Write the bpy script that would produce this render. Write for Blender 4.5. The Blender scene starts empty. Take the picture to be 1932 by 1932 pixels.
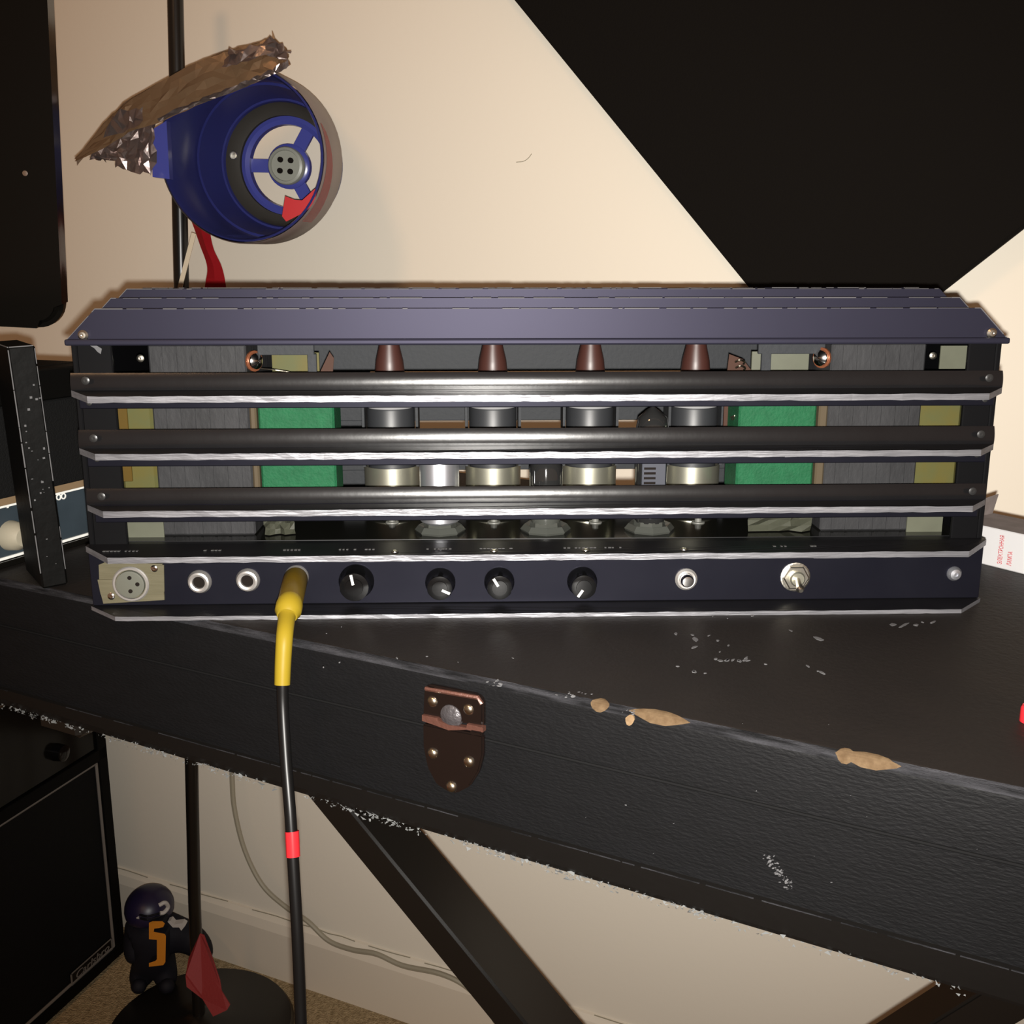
import bpy, bmesh, math, random
from mathutils import Vector, Matrix
random.seed(7)
R = math.radians
scn = bpy.context.scene
col = scn.collection

# ------------------------------------------------------------------ camera
F_PX, PITCH, CAM_Z = 2000.0, R(13.0), 1.0
cam_d = bpy.data.cameras.new('camera')
cam_d.sensor_width = 36.0
cam_d.lens = 36.0 * F_PX / 1932.0
cam_d.clip_start = 0.01
cam = bpy.data.objects.new('camera', cam_d)
cam.location = (0, 0, CAM_Z)
cam.rotation_euler = (R(90) - PITCH, 0, 0)
col.objects.link(cam)
scn.camera = cam
# ------------------------------------------------------------------ light
w = bpy.data.worlds.new('world'); scn.world = w
w.use_nodes = True
w.node_tree.nodes['Background'].inputs[0].default_value = (1.0, 0.54, 0.31, 1)
w.node_tree.nodes['Background'].inputs[1].default_value = 0.17
def lamp(name, kind, loc, rot, energy, color, **kw):
    l = bpy.data.lights.new(name, kind)
    l.energy = energy; l.color = color
    for k, v in kw.items(): setattr(l, k, v)
    o = bpy.data.objects.new(name, l); o.location = loc; o.rotation_euler = rot
    col.objects.link(o); return o
# the phone's flash, just under the lens
lamp('phone_flash', 'SPOT', (0.002, -0.004, 0.992), (R(90) - PITCH + R(4.5), 0, R(-4)), 57.0, (1.0, 0.96, 0.90),
     spot_size=R(97), spot_blend=1.0, shadow_soft_size=0.003)
# the room's warm ceiling lamp, behind the photographer
lamp('ceiling_lamp', 'AREA', (-0.9, -0.6, 2.35), (R(30), 0, R(-10)), 8.0, (1.0, 0.58, 0.30), shape='DISK', size=0.35)
vs = scn.view_settings
vs.view_transform = 'Standard'; vs.look = 'None'; vs.gamma = 1.0; vs.use_curve_mapping = False
vs.exposure = 0.0

# ------------------------------------------------------------------ measuring from the photograph
CAM = Vector((0, 0, CAM_Z))
def ray(u, v):
    a = (u - 966.0) / F_PX; b = (v - 966.0) / F_PX
    return Vector((a, math.cos(PITCH) - b * math.sin(PITCH), -math.sin(PITCH) - b * math.cos(PITCH)))
def on_plane(u, v, p, n):
    r = ray(u, v); p = Vector(p); n = Vector(n)
    return CAM + r * ((p - CAM).dot(n) / r.dot(n))
def on_z(u, v, z): return on_plane(u, v, (0, 0, z), (0, 0, 1))
def on_y(u, v, y): return on_plane(u, v, (0, y, 0), (0, 1, 0))

# ------------------------------------------------------------------ materials
def mat(name, color, rough=0.5, metal=0.0, spec=0.5, coat=0.0, bump=0.0, bscale=200.0, var=0.0, vscale=40.0, var_col=None, alpha=None,
        trans=0.0, stretch=None, bdist=0.001, tint=None):
    m = bpy.data.materials.new(name); m.use_nodes = True
    nt = m.node_tree; b = nt.nodes['Principled BSDF']
    c = (color[0], color[1], color[2], 1)
    b.inputs['Base Color'].default_value = c
    b.inputs['Roughness'].default_value = rough
    b.inputs['Metallic'].default_value = metal
    b.inputs['Specular IOR Level'].default_value = spec
    b.inputs['Coat Weight'].default_value = coat
    if tint: b.inputs['Specular Tint'].default_value = (tint[0], tint[1], tint[2], 1)
    b.inputs['Transmission Weight'].default_value = trans
    tc = nt.nodes.new('ShaderNodeTexCoord')
    src = tc.outputs['Object']
    if stretch:
        mp = nt.nodes.new('ShaderNodeMapping'); mp.inputs['Scale'].default_value = stretch
        nt.links.new(src, mp.inputs['Vector']); src = mp.outputs['Vector']
    if var > 0:
        n = nt.nodes.new('ShaderNodeTexNoise'); n.inputs['Scale'].default_value = vscale; n.inputs['Detail'].default_value = 5
        nt.links.new(src, n.inputs['Vector'])
        ramp = nt.nodes.new('ShaderNodeMapRange'); ramp.inputs[1].default_value = 0.35; ramp.inputs[2].default_value = 0.7
        nt.links.new(n.outputs['Fac'], ramp.inputs[0])
        mul = nt.nodes.new('ShaderNodeMath'); mul.operation = 'MULTIPLY'; mul.inputs[1].default_value = var
        nt.links.new(ramp.outputs[0], mul.inputs[0])
        mx = nt.nodes.new('ShaderNodeMix'); mx.data_type = 'RGBA'
        mx.inputs['A'].default_value = c
        vc = var_col or tuple(x * 0.4 for x in color)
        mx.inputs['B'].default_value = (vc[0], vc[1], vc[2], 1)
        nt.links.new(mul.outputs[0], mx.inputs['Factor'])
        nt.links.new(mx.outputs['Result'], b.inputs['Base Color'])
    if bump > 0:
        n = nt.nodes.new('ShaderNodeTexNoise'); n.inputs['Scale'].default_value = bscale; n.inputs['Detail'].default_value = 3
        nt.links.new(src, n.inputs['Vector'])
        bp = nt.nodes.new('ShaderNodeBump'); bp.inputs['Strength'].default_value = bump; bp.inputs['Distance'].default_value = bdist
        nt.links.new(n.outputs['Fac'], bp.inputs['Height'])
        nt.links.new(bp.outputs['Normal'], b.inputs['Normal'])
    return m
M = {}
M['wall'] = mat('cream_wall_paint', (0.755, 0.70, 0.595), 0.75, spec=0.25, bump=0.12, bscale=160)
M['baseboard'] = mat('baseboard_paint', (0.70, 0.63, 0.52), 0.6, bump=0.1, bscale=60)
M['carpet'] = mat('beige_carpet', (0.50, 0.38, 0.22), 0.95, spec=0.1, bump=0.9, bscale=420, var=0.75, vscale=160, var_col=(0.20, 0.14, 0.07), bdist=0.006)
M['foam'] = mat('black_foam', (0.0058, 0.0048, 0.004), 0.9, spec=0.06, bump=0.5, bscale=500)
M['paint'] = mat('black_amp_paint', (0.0042, 0.0042, 0.005), 0.4, spec=0.25, var=0.5, vscale=60, var_col=(0.007, 0.007, 0.008))
M['panelpaint'] = mat('blue_black_panel_paint', (0.0038, 0.0038, 0.0060), 0.42, spec=0.10, tint=(0.9, 0.9, 1.2), var=0.4, vscale=40, var_col=(0.006, 0.006, 0.0085))
M['railpaint'] = mat('satin_black_rail_paint', (0.0046, 0.0045, 0.0050), 0.20, spec=0.62, var=0.4, vscale=40, var_col=(0.007, 0.007, 0.0075), bump=0.06, bscale=120)
M['paint_dark'] = mat('black_amp_paint_dull', (0.0026, 0.0026, 0.003), 0.5, spec=0.08)
M['paint_blue'] = mat('blue_black_amp_paint', (0.0100, 0.0098, 0.0160), 0.5, spec=0.16, var=0.4, vscale=25, var_col=(0.008, 0.0078, 0.013), tint=(0.92, 0.88, 1.25))
M['inner'] = mat('inner_grey_paint', (0.020, 0.0215, 0.024), 0.6, spec=0.15, bump=0.2, bscale=300)
M['edge'] = mat('bare_aluminium_edge', (0.20, 0.20, 0.215), 0.42, metal=0.6, var=0.8, vscale=90, var_col=(0.11, 0.11, 0.12), stretch=(0.25, 1, 3), bump=0.35, bscale=300)
M['chrome'] = mat('chrome', (0.80, 0.78, 0.76), 0.16, metal=1.0)
M['jacknut'] = mat('satin_nickel_nut', (0.42, 0.40, 0.38), 0.36, metal=0.75)
M['chipedge'] = mat('chipped_paint_edge', (0.085, 0.083, 0.088), 0.6, spec=0.2)
M['nickel'] = mat('dull_nickel', (0.55, 0.52, 0.45), 0.32, metal=1.0, bump=0.1)
M['brassy'] = mat('olive_tube_base_metal', (0.42, 0.41, 0.33), 0.34, metal=0.9)
M['core'] = mat('grey_transformer_core', (0.026, 0.026, 0.0275), 0.6, spec=0.15, var=0.8, vscale=35, var_col=(0.015, 0.015, 0.016), stretch=(1.4, 1, 0.7), bump=0.4)
M['green'] = mat('green_coil_wrap', (0.010, 0.072, 0.030), 0.65, spec=0.12, bump=0.5, bscale=700, var=0.35, vscale=200)
M['olive'] = mat('olive_coil_paper', (0.060, 0.062, 0.024), 0.5, spec=0.12, var=0.6, vscale=60, var_col=(0.085, 0.060, 0.010))
M['ochre'] = mat('ochre_coil_paper', (0.062, 0.038, 0.007), 0.5, spec=0.12, var=0.5, vscale=150, var_col=(0.07, 0.04, 0.006))
M['sage'] = mat('pale_green_card', (0.075, 0.078, 0.055), 0.5, spec=0.3, var=0.4, vscale=60, var_col=(0.05, 0.05, 0.036))
M['kraft'] = mat('brown_insulation_card', (0.058, 0.044, 0.027), 0.6, spec=0.12)
M['copper'] = mat('copper', (0.040, 0.019, 0.013), 0.6, spec=0.1)
M['copperwash'] = mat('copper_washer_metal', (0.22, 0.075, 0.035), 0.4, metal=0.6)
M['recess'] = mat('recess_shade_grey', (0.075, 0.068, 0.06), 0.6, spec=0.2)  # shade inside the bowl, painted as a dark grey tone
M['greyplate'] = mat('blue_grey_plate', (0.040, 0.042, 0.052), 0.5, spec=0.15)
M['darkscrew'] = mat('dark_screw', (0.03, 0.03, 0.03), 0.35, metal=0.5)
M['bolt'] = mat('dull_bolt', (0.10, 0.10, 0.09), 0.5, spec=0.3)
M['capbrown'] = mat('brown_tube_cap', (0.034, 0.012, 0.009), 0.42, spec=0.4)
M['tubeglass'] = mat('dark_tube_glass', (0.017, 0.018, 0.020), 0.46, spec=0.45)
M['getter'] = mat('silver_getter', (0.62, 0.62, 0.63), 0.35, metal=0.7)
M['smokeglass'] = mat('smoked_glass', (0.012, 0.012, 0.012), 0.05, spec=0.8)
M['clear'] = mat('clear_glass_base', (0.040, 0.042, 0.037), 0.22, spec=0.5, coat=0.2)
M['deck'] = mat('gloss_black_deck', (0.006, 0.006, 0.005), 0.12, spec=0.5)
M['shield'] = mat('aluminium_tube_shield', (0.55, 0.56, 0.60), 0.34, metal=0.9)
M['knob'] = mat('black_bakelite', (0.0028, 0.0028, 0.003), 0.15, spec=0.35)
M['white'] = mat('white_paint', (0.8, 0.8, 0.76), 0.5)
M['legend'] = mat('worn_legend_print', (0.045, 0.045, 0.045), 0.6, spec=0.1)
M['creamplate'] = mat('cream_taped_plate', (0.088, 0.079, 0.050), 0.6, spec=0.12, var=0.5, vscale=120, var_col=(0.066, 0.059, 0.035), stretch=(0.3, 1, 3), bump=0.3)
M['xlr'] = mat('grey_socket_insert', (0.085, 0.086, 0.070), 0.5, spec=0.2)
M['hole'] = mat('dark_hole', (0.008, 0.006, 0.005), 0.7, spec=0.05)
M['yellow'] = mat('yellow_plug_sleeve', (0.105, 0.068, 0.006), 0.45, spec=0.12, var=0.5, vscale=90, var_col=(0.075, 0.045, 0.005))
M['yellow2'] = mat('bright_yellow_boot', (0.19, 0.135, 0.010), 0.45, spec=0.12)
M['rubber'] = mat('black_cable_rubber', (0.0035, 0.0033, 0.0033), 0.36, spec=0.25)
M['redtape'] = mat('red_tape', (0.42, 0.016, 0.022), 0.25, spec=0.5, coat=0.2)
M['redcloth'] = mat('dark_red_fabric', (0.20, 0.012, 0.013), 0.7, bump=0.3, bscale=300)
M['tolex'] = mat('black_case_vinyl', (0.0042, 0.0042, 0.0046), 0.62, spec=0.09, bump=0.5, bscale=520, var=0.5, vscale=90, var_col=(0.003, 0.003, 0.0032), stretch=(0.5, 1, 1.6))
M['toplex'] = mat('case_vinyl_warm_reflection', (0.0075, 0.0060, 0.0052), 0.55, spec=0.25, bump=0.3, bscale=350, var=0.4, vscale=30, var_col=(0.0105, 0.0080, 0.0066))  # lid-top copy of the vinyl, browned for the wall's warm reflection
M['trim'] = mat('black_case_edging', (0.0045, 0.004, 0.0036), 0.5, spec=0.25, bump=0.3, bscale=90)
M['seamline'] = mat('black_seam', (0.006, 0.006, 0.0062), 0.8, spec=0.03)
M['worn'] = mat('worn_case_edge', (0.006, 0.006, 0.0065), 0.7, spec=0.05, bump=0.8, bscale=500, var=1.0, vscale=60, var_col=(0.034, 0.034, 0.038), stretch=(0.6, 6, 6))
M['scuff'] = mat('grey_scuff', (0.075, 0.075, 0.078), 0.7)
M['wood'] = mat('bare_tan_wood', (0.17, 0.115, 0.065), 0.8, spec=0.1, var=0.7, vscale=350, var_col=(0.085, 0.05, 0.024))
M['lint'] = mat('grey_lint', (0.11, 0.115, 0.115), 0.9)
M['latch'] = mat('dark_bronze_latch', (0.0055, 0.0035, 0.003), 0.16, metal=0.0, spec=0.5, coat=0.2)
M['latchedge'] = mat('worn_copper_edge', (0.085, 0.036, 0.026), 0.42, metal=0.4, bump=0.5, bscale=300)
M['studmetal'] = mat('dull_steel_stud', (0.06, 0.055, 0.058), 0.4, metal=0.5, bump=0.8, bscale=400)
M['rivet'] = mat('brass_nickel_rivet', (0.58, 0.53, 0.43), 0.24, metal=1.0)
M['tube_black'] = mat('black_steel_tube', (0.007, 0.006, 0.005), 0.3, spec=0.5)
M['blue'] = mat('gloss_blue_plastic', (0.052, 0.060, 0.27), 0.24, spec=0.45)
M['barrel'] = mat('mauve_grey_barrel', (0.23, 0.18, 0.165), 0.45, var=0.3, vscale=20)
M['socket'] = mat('grey_ceramic_socket', (0.26, 0.265, 0.225), 0.4)
M['foil'] = mat('foil_reflection_tint', (0.36, 0.225, 0.125), 0.34, metal=0.35, bump=0.25, bscale=45, bdist=0.004)  # silver foil; the warm room's reflection is put into its colour
M['silverfoil'] = mat('silver_foil', (0.50, 0.42, 0.40), 0.26, metal=0.85, bump=0.25, bscale=60, bdist=0.004)
M['gloss'] = mat('gloss_black_plastic', (0.004, 0.0036, 0.003), 0.16, spec=0.2)
M['blackwood'] = mat('worn_black_wood', (0.0022, 0.0021, 0.0019), 0.55, spec=0.07, bump=0.3, bscale=120)
M['faceplate'] = mat('slate_blue_faceplate', (0.030, 0.042, 0.052), 0.5, spec=0.3, var=0.3, vscale=50)
M['tan'] = mat('tan_strip', (0.20, 0.135, 0.075), 0.5)
M['carton'] = mat('white_carton', (0.44, 0.43, 0.43), 0.7)
M['cartongrey'] = mat('dusty_grey_carton', (0.20, 0.17, 0.16), 0.8, var=0.6, vscale=120, var_col=(0.13, 0.11, 0.10))
M['redink'] = mat('red_ink', (0.40, 0.03, 0.04), 0.6)
M['grille'] = mat('black_grille_cloth', (0.004, 0.004, 0.004), 0.8, spec=0.15, bump=0.6, bscale=900)
M['piping'] = mat('grey_piping', (0.15, 0.135, 0.12), 0.6)
M['purple'] = mat('dark_purple_helmet', (0.010, 0.007, 0.030), 0.4)
M['navy'] = mat('navy_black_cloth', (0.006, 0.006, 0.010), 0.7, spec=0.2)
M['darkcloth'] = mat('charcoal_cloth', (0.020, 0.018, 0.016), 0.8, var=0.5, vscale=60)
M['orange'] = mat('orange_number', (0.55, 0.20, 0.012), 0.6)
M['skin'] = mat('tan_toy_plastic', (0.20, 0.15, 0.09), 0.5)
M['bone'] = mat('off_white_marking', (0.42, 0.40, 0.38), 0.6)
M['gcable'] = mat('grey_wall_cable', (0.30, 0.27, 0.20), 0.6)
M['twine'] = mat('beige_strip', (0.60, 0.50, 0.36), 0.7)

# ------------------------------------------------------------------ shape helpers
def obj(name, bm, m, parent=None, smooth=False, at=None):
    me = bpy.data.meshes.new(name)
    bmesh.ops.recalc_face_normals(bm, faces=bm.faces[:])
    bm.to_mesh(me); bm.free()
    ms = m if isinstance(m, (list, tuple)) else [m]
    for x in ms: me.materials.append(M[x])
    if smooth:
        for p in me.polygons: p.use_smooth = True
        try: me.set_sharp_from_angle(angle=R(38))
        except Exception: pass
    o = bpy.data.objects.new(name, me); col.objects.link(o)
    if parent is not None: o.parent = parent
    if at is not None: o.location = at
    return o
def empty(name, loc=(0, 0, 0), rz=0.0, parent=None):
    o = bpy.data.objects.new(name, None); o.empty_display_size = 0.02
    col.objects.link(o); o.location = loc; o.rotation_euler = (0, 0, rz)
    if parent is not None: o.parent = parent
    return o
def tag(o, label, cat, group=None, kind=None):
    o['label'] = label; o['category'] = cat
    if group: o['group'] = group
    if kind: o['kind'] = kind
    return o
def structure(o): o['kind'] = 'structure'; return o
def new(): return bmesh.new()
def box(bm, x0, x1, y0, y1, z0, z1, bev=0.0, mi=0, seg=1):
    vs_ = [bm.verts.new((x, y, z)) for x in (x0, x1) for y in (y0, y1) for z in (z0, z1)]
    idx = [(0, 1, 3, 2), (4, 6, 7, 5), (0, 4, 5, 1), (2, 3, 7, 6), (0, 2, 6, 4), (1, 5, 7, 3)]
    fs = [bm.faces.new([vs_[i] for i in f]) for f in idx]
    for f in fs: f.material_index = mi
    if bev > 0:
        es = list({e for f in fs for e in f.edges})
        r = bmesh.ops.bevel(bm, geom=es, offset=bev, segments=seg, affect='EDGES', profile=0.5)
        for f in r['faces']: f.material_index = mi
    return bm
def prism(bm, pts, vec, mi=0, side_mi=None):
    """extrude the polygon pts (3-D points) along vec"""
    vec = Vector(vec)
    a = [bm.verts.new(Vector(p)) for p in pts]; b = [bm.verts.new(Vector(p) + vec) for p in pts]
    n = len(pts)
    f = bm.faces.new(a); f.material_index = mi
    f = bm.faces.new(b[::-1]); f.material_index = mi
    for i in range(n):
        f = bm.faces.new((a[i], b[i], b[(i + 1) % n], a[(i + 1) % n]))
        f.material_index = mi if side_mi is None else (side_mi(i) if callable(side_mi) else side_mi)
    return bm
def frame_of(d):
    d = Vector(d).normalized()
    up = Vector((0, 0, 1)) if abs(d.z) < 0.95 else Vector((1, 0, 0))
    x = up.cross(d).normalized(); y = d.cross(x).normalized()
    return x, y, d
def lathe(bm, prof, org=(0, 0, 0), axis=(0, 0, 1), n=24, cap=True, mi=0, mis=None):
    """profile of (radius, distance along axis)"""
    x, y, d = frame_of(axis); org = Vector(org); rings = []
    for r, h in prof:
        if r < 1e-6: rings.append([bm.verts.new(org + d * h)])
        else: rings.append([bm.verts.new(org + d * h + x * (r * math.cos(2 * math.pi * k / n)) + y * (r * math.sin(2 * math.pi * k / n))) for k in range(n)])
    for i in range(len(rings) - 1):
        a, b = rings[i], rings[i + 1]
        m_ = mis[i] if mis else mi
        for k in range(n):
            k2 = (k + 1) % n
            if len(a) == 1 and len(b) == 1: continue
            if len(a) == 1: f = bm.faces.new((a[0], b[k], b[k2]))
            elif len(b) == 1: f = bm.faces.new((a[k], b[0], a[k2]))
            else: f = bm.faces.new((a[k], b[k], b[k2], a[k2]))
            f.material_index = m_
    if cap:
        for g in (rings[0], rings[-1]):
            if len(g) > 2: bm.faces.new(g).material_index = mi
    return bm
def smooth_path(pts, per=8):
    pts = [Vector(p) for p in pts]; out = []
    P = [pts[0] * 2 - pts[1]] + pts + [pts[-1] * 2 - pts[-2]]
    for i in range(1, len(P) - 2):
        for k in range(per):
            t = k / per
            out.append(0.5 * ((2 * P[i]) + (P[i + 1] - P[i - 1]) * t + (2 * P[i - 1] - 5 * P[i] + 4 * P[i + 1] - P[i + 2]) * t * t
                       + (3 * P[i] - 3 * P[i + 1] + P[i + 2] - P[i - 1]) * t ** 3))
    out.append(pts[-1]); return out
def tube(bm, pts, rad, n=10, mi=0):
    pts = [Vector(p) for p in pts]; rings = []
    up = None
    for i, p in enumerate(pts):
        d = (pts[min(i + 1, len(pts) - 1)] - pts[max(i - 1, 0)]).normalized()
        if up is None: up = Vector((0, 0, 1)) if abs(d.z) < 0.9 else Vector((0, 1, 0))
        x = up.cross(d).normalized(); up = d.cross(x).normalized()
        r = rad[i] if isinstance(rad, (list, tuple)) else rad
        rings.append([bm.verts.new(p + x * (r * math.cos(2 * math.pi * k / n)) + up * (r * math.sin(2 * math.pi * k / n))) for k in range(n)])
    for a, b in zip(rings, rings[1:]):
        for k in range(n):
            bm.faces.new((a[k], a[(k + 1) % n], b[(k + 1) % n], b[k])).material_index = mi
    bm.faces.new(rings[0][::-1]).material_index = mi; bm.faces.new(rings[-1]).material_index = mi
    return bm
def bar(bm, p, q, wx, wy, side, bev=0.0, mi=0):
    """rectangular bar from p to q; side = direction of its wx width"""
    p = Vector(p); q = Vector(q); d = (q - p).normalized()
    s = Vector(side); s = (s - d * s.dot(d)).normalized(); t = d.cross(s)
    pts = [p + s * (a * wx / 2) + t * (b * wy / 2) for a, b in ((-1, -1), (1, -1), (1, 1), (-1, 1))]
    prism(bm, pts, q - p, mi)
    if bev: bmesh.ops.bevel(bm, geom=bm.edges[:], offset=bev, segments=2, affect='EDGES')
    return bm
def sheet(bm, pts, th, n):
    prism(bm, pts, Vector(n).normalized() * th); return bm
def text_mesh(name, body, size, m, parent, mtx, extrude=0.0002, spacing=1.0, shear=0.0, align='LEFT'):
    cu = bpy.data.curves.new('lettering', 'FONT'); cu.body = body; cu.size = size; cu.extrude = extrude
    cu.space_character = spacing; cu.shear = shear; cu.align_x = align
    t = bpy.data.objects.new('lettering', cu); col.objects.link(t)
    dg = bpy.context.evaluated_depsgraph_get()
    me = bpy.data.meshes.new_from_object(t.evaluated_get(dg))
    bpy.data.objects.remove(t); bpy.data.curves.remove(cu)
    me.transform(mtx); me.materials.clear(); me.materials.append(M[m]); me.name = name
    o = bpy.data.objects.new(name, me); col.objects.link(o); o.parent = parent
    return o

# ================================================================== the room
WALL_A = R(25.0)
WP = Vector((-0.4468, 1.4038, 0.0))                       # a point of the wall's foot
WD = Vector((math.cos(WALL_A), -math.sin(WALL_A), 0)); WN = Vector((-math.sin(WALL_A), -math.cos(WALL_A), 0))   # along the wall; out into the room
def on_wall(u, v, off=0.0): return on_plane(u, v, WP + WN * off, WN)
bm = new(); prism(bm, [WP - WD * 1.6, WP + WD * 2.4, WP + WD * 2.4 + Vector((0, 0, 2.5)), WP - WD * 1.6 + Vector((0, 0, 2.5))], -WN * 0.1)
structure(obj('wall_back', bm, 'wall'))
bm = new(); box(bm, -2.2, 2.2, -1.8, 2.6, -0.08, 0.0); structure(obj('floor', bm, 'carpet'))
bm = new()
prof = [(0.0, 0.0), (0.014, 0.0), (0.014, 0.075), (0.010, 0.088), (0.004, 0.093), (0.0, 0.094)]
prism(bm, [WP - WD * 1.6 + WN * a + Vector((0, 0, b)) for a, b in prof], WD * 4.0)
structure(obj('baseboard_back', bm, 'baseboard'))
# caulk crack along the top of the baseboard
bm = new(); pts = []
for i in range(60):
    s = -0.25 + i * 0.022 * 1.0
    pts.append(WP + WD * s + WN * (0.0045) + Vector((0, 0, 0.0945 + random.uniform(-0.0012, 0.0012))))
for a, b in zip(pts, pts[1:]):
    if random.random() < 0.72: tube(bm, [a, b], 0.0007, 5)
structure(obj('trim_1', bm, 'gcable'))

# acoustic foam square on the wall, standing on one corner
FT = 0.035
fc = on_wall(1558, 722, FT); A1 = R(41.7)
e2 = WD * math.cos(A1) + Vector((0, 0, math.sin(A1))); e1 = -WD * math.sin(A1) + Vector((0, 0, math.cos(A1)))
bm = new(); L_ = 0.61
prism(bm, [fc, fc + e2 * L_, fc + e2 * L_ + e1 * L_, fc + e1 * L_], -WN * FT)
bmesh.ops.bevel(bm, geom=bm.edges[:], offset=0.003, segments=2, affect='EDGES')
tag(obj('acoustic_foam_panel', bm, 'foam'), 'large square black acoustic panel hung cornerwise on the cream wall', 'wall panel')

# ================================================================== the long black case
CZ = 0.81; CA = R(28.2)
c0 = on_z(917, 1283, CZ)
case = empty('instrument_case', (c0.x, c0.y, 0.0), -CA)
tag(case, 'long black vinyl-covered instrument case lying under the slatted amplifier', 'case')
CX = Vector((math.cos(CA), -math.sin(CA), 0)); CN = Vector((math.sin(CA), math.cos(CA), 0))   # along the case; back into it
def cl(p):                                                 # world -> case frame
    d = Vector(p) - Vector((c0.x, c0.y, 0)); return Vector((d.dot(CX), d.dot(CN), d.z))
def on_case(u, v, off=0.0): return cl(on_plane(u, v, c0 - CN * off, CN))
z_seam = on_case(917, 1397).z; z_trim = on_case(917, 1551).z; z_bot = on_case(917, 1590).z
X0, X1, DEP = -0.95, 0.50, 0.44
def case_body(z0, z1, m, name, rb=0.0, y0=0.0):
    bm = new(); n = 5
    prof = [(DEP, z0), (y0, z0)]
    if rb: prof += [(y0 + rb - rb * math.cos(R(90) * k / n), z1 - rb + rb * math.sin(R(90) * k / n)) for k in range(n + 1)]
    else: prof.append((y0, z1))
    prof.append((DEP, z1))
    prism(bm, [(X0, a, b) for a, b in prof], (X1 - X0, 0, 0))
    return obj(name, bm, m, case, smooth=bool(rb))
lid = case_body(z_seam + 0.0012, CZ, ['tolex', 'toplex', 'worn'], 'lid', rb=0.005)
for p in lid.data.polygons:
    if p.normal.z > 0.93: p.material_index = 1
    elif p.normal.z > 0.3 and p.normal.y < 0: p.material_index = 2
case_body(z_trim, z_seam - 0.0002, 'tolex', 'tray')
# seam lip
bm = new(); tube(bm, [(X0, -0.0004, z_seam + 0.0006), (X1, -0.0004, z_seam + 0.0006)], 0.0008, 6); obj('seam_piping', bm, 'seamline', case)
# edging under the case, deeper towards its right end
bm = new()
zl = z_trim - 0.0105; zr = z_trim - 0.020
for xa, xb, za, zb in ((X0, X1, zl, zr),):
    a = [(xa, -0.003, z_trim + 0.001), (xb, -0.003, z_trim + 0.001), (xb, 0.004, zb), (xa, 0.004, za)]
    b = [(xa, DEP, z_trim + 0.001), (xb, DEP, z_trim + 0.001), (xb, DEP, zb), (xa, DEP, za)]
    va = [bm.verts.new(p) for p in a]; vb = [bm.verts.new(p) for p in b]
    bm.faces.new(va); bm.faces.new(vb[::-1])
    for i in range(4): bm.faces.new((va[i], vb[i], vb[(i + 1) % 4], va[(i + 1) % 4]))
obj('bottom_edging', bm, 'trim', case)
# worn bright line on the edging
bm = new()
x = X0
while x < X1:
    L = random.uniform(0.004, 0.03)
    if random.random() < 0.8: box(bm, x, x + L, -0.0032, -0.0028, z_trim + 0.0007, z_trim + 0.0011)
    x += L + random.uniform(0, 0.004)
obj('worn_line', bm, 'worn', case)['kind'] = 'stuff'
# lint hanging on the lower edge
bm = new()
def zlow(x): return zl + (zr - zl) * (x - X0) / (X1 - X0)
for i in range(1100):
    x = random.uniform(-0.52, 0.22)
    if random.random() < 0.5: x = random.choice((-0.45, -0.40, -0.23, -0.17, -0.07, 0.0, 0.04, 0.10, -0.33)) + random.gauss(0, 0.012)
    z = zlow(x) + random.uniform(-0.0022, 0.0016); y = 0.0035 + random.uniform(-0.002, 0.0015)
    r = random.uniform(0.0003, 0.0010) * (1.7 if random.random() < 0.12 else 1)
    p = [Vector((x, y, z)) + Vector((random.uniform(-r, r) * 1.6, random.uniform(-r, r), random.uniform(-r, r))) for _ in range(4)]
    v = [bm.verts.new(q) for q in p]
    for t in ((0, 1, 2), (0, 2, 3), (0, 3, 1), (1, 3, 2)): bm.faces.new([v[k] for k in t])
obj('lint', bm, 'lint', case)['kind'] = 'stuff'
# chips that show bare wood along the front edge
def blob(cx, cy, rx, ry, n=11, jit=0.25):
    return [(cx + rx * math.cos(2 * math.pi * k / n) * random.uniform(1 - jit, 1 + jit), cy + ry * math.sin(2 * math.pi * k / n) * random.uniform(1 - jit, 1 + jit)) for k in range(n)]
def edge_patch(u, v, du, dv, m='wood', name='chipped_patch', surf='front'):
    bm = new()
    if surf == 'front':
        pts = [on_case(a, b, 0.0006) for a, b in blob(u, v, du, dv)]; prism(bm, pts, (0, 0.001, 0))
    else:
        pts = [cl(on_z(a, b, CZ + 0.0005)) for a, b in blob(u, v, du, dv)]; prism(bm, pts, (0, 0, -0.001))
    return obj(name, bm, m, case)
def chip_on_edge(u, v, du, dv):                          # wraps the rounded front edge
    c = on_case(u, v); bm = new(); rb = 0.0056; n = 6
    L = du * 0.0005
    rows = []
    for k in range(n + 1):
        a = R(10 + 75 * k / n); hw = L * math.sin(math.pi * (k + 0.6) / (n + 1.2)) * random.uniform(0.85, 1.1)
        y = 0.005 - rb * math.cos(a); z = CZ - 0.005 + rb * math.sin(a)
        rows.append([bm.verts.new((c.x + s * hw, y, z)) for s in (-1, -0.3, 0.4, 1)])
    for a, b in zip(rows, rows[1:]):
        for k in range(3): bm.faces.new((a[k], a[k + 1], b[k + 1], b[k]))
    bmesh.ops.solidify(bm, geom=bm.faces[:], thickness=0.0004)
    obj('chipped_patch', bm, 'wood', case)
chip_on_edge(1242, 1345, 26, 9); chip_on_edge(1640, 1435, 22, 9); chip_on_edge(1130, 1322, 9, 6); chip_on_edge(1594, 1428, 8, 4)
edge_patch(1188, 1358, 8, 10)
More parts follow.
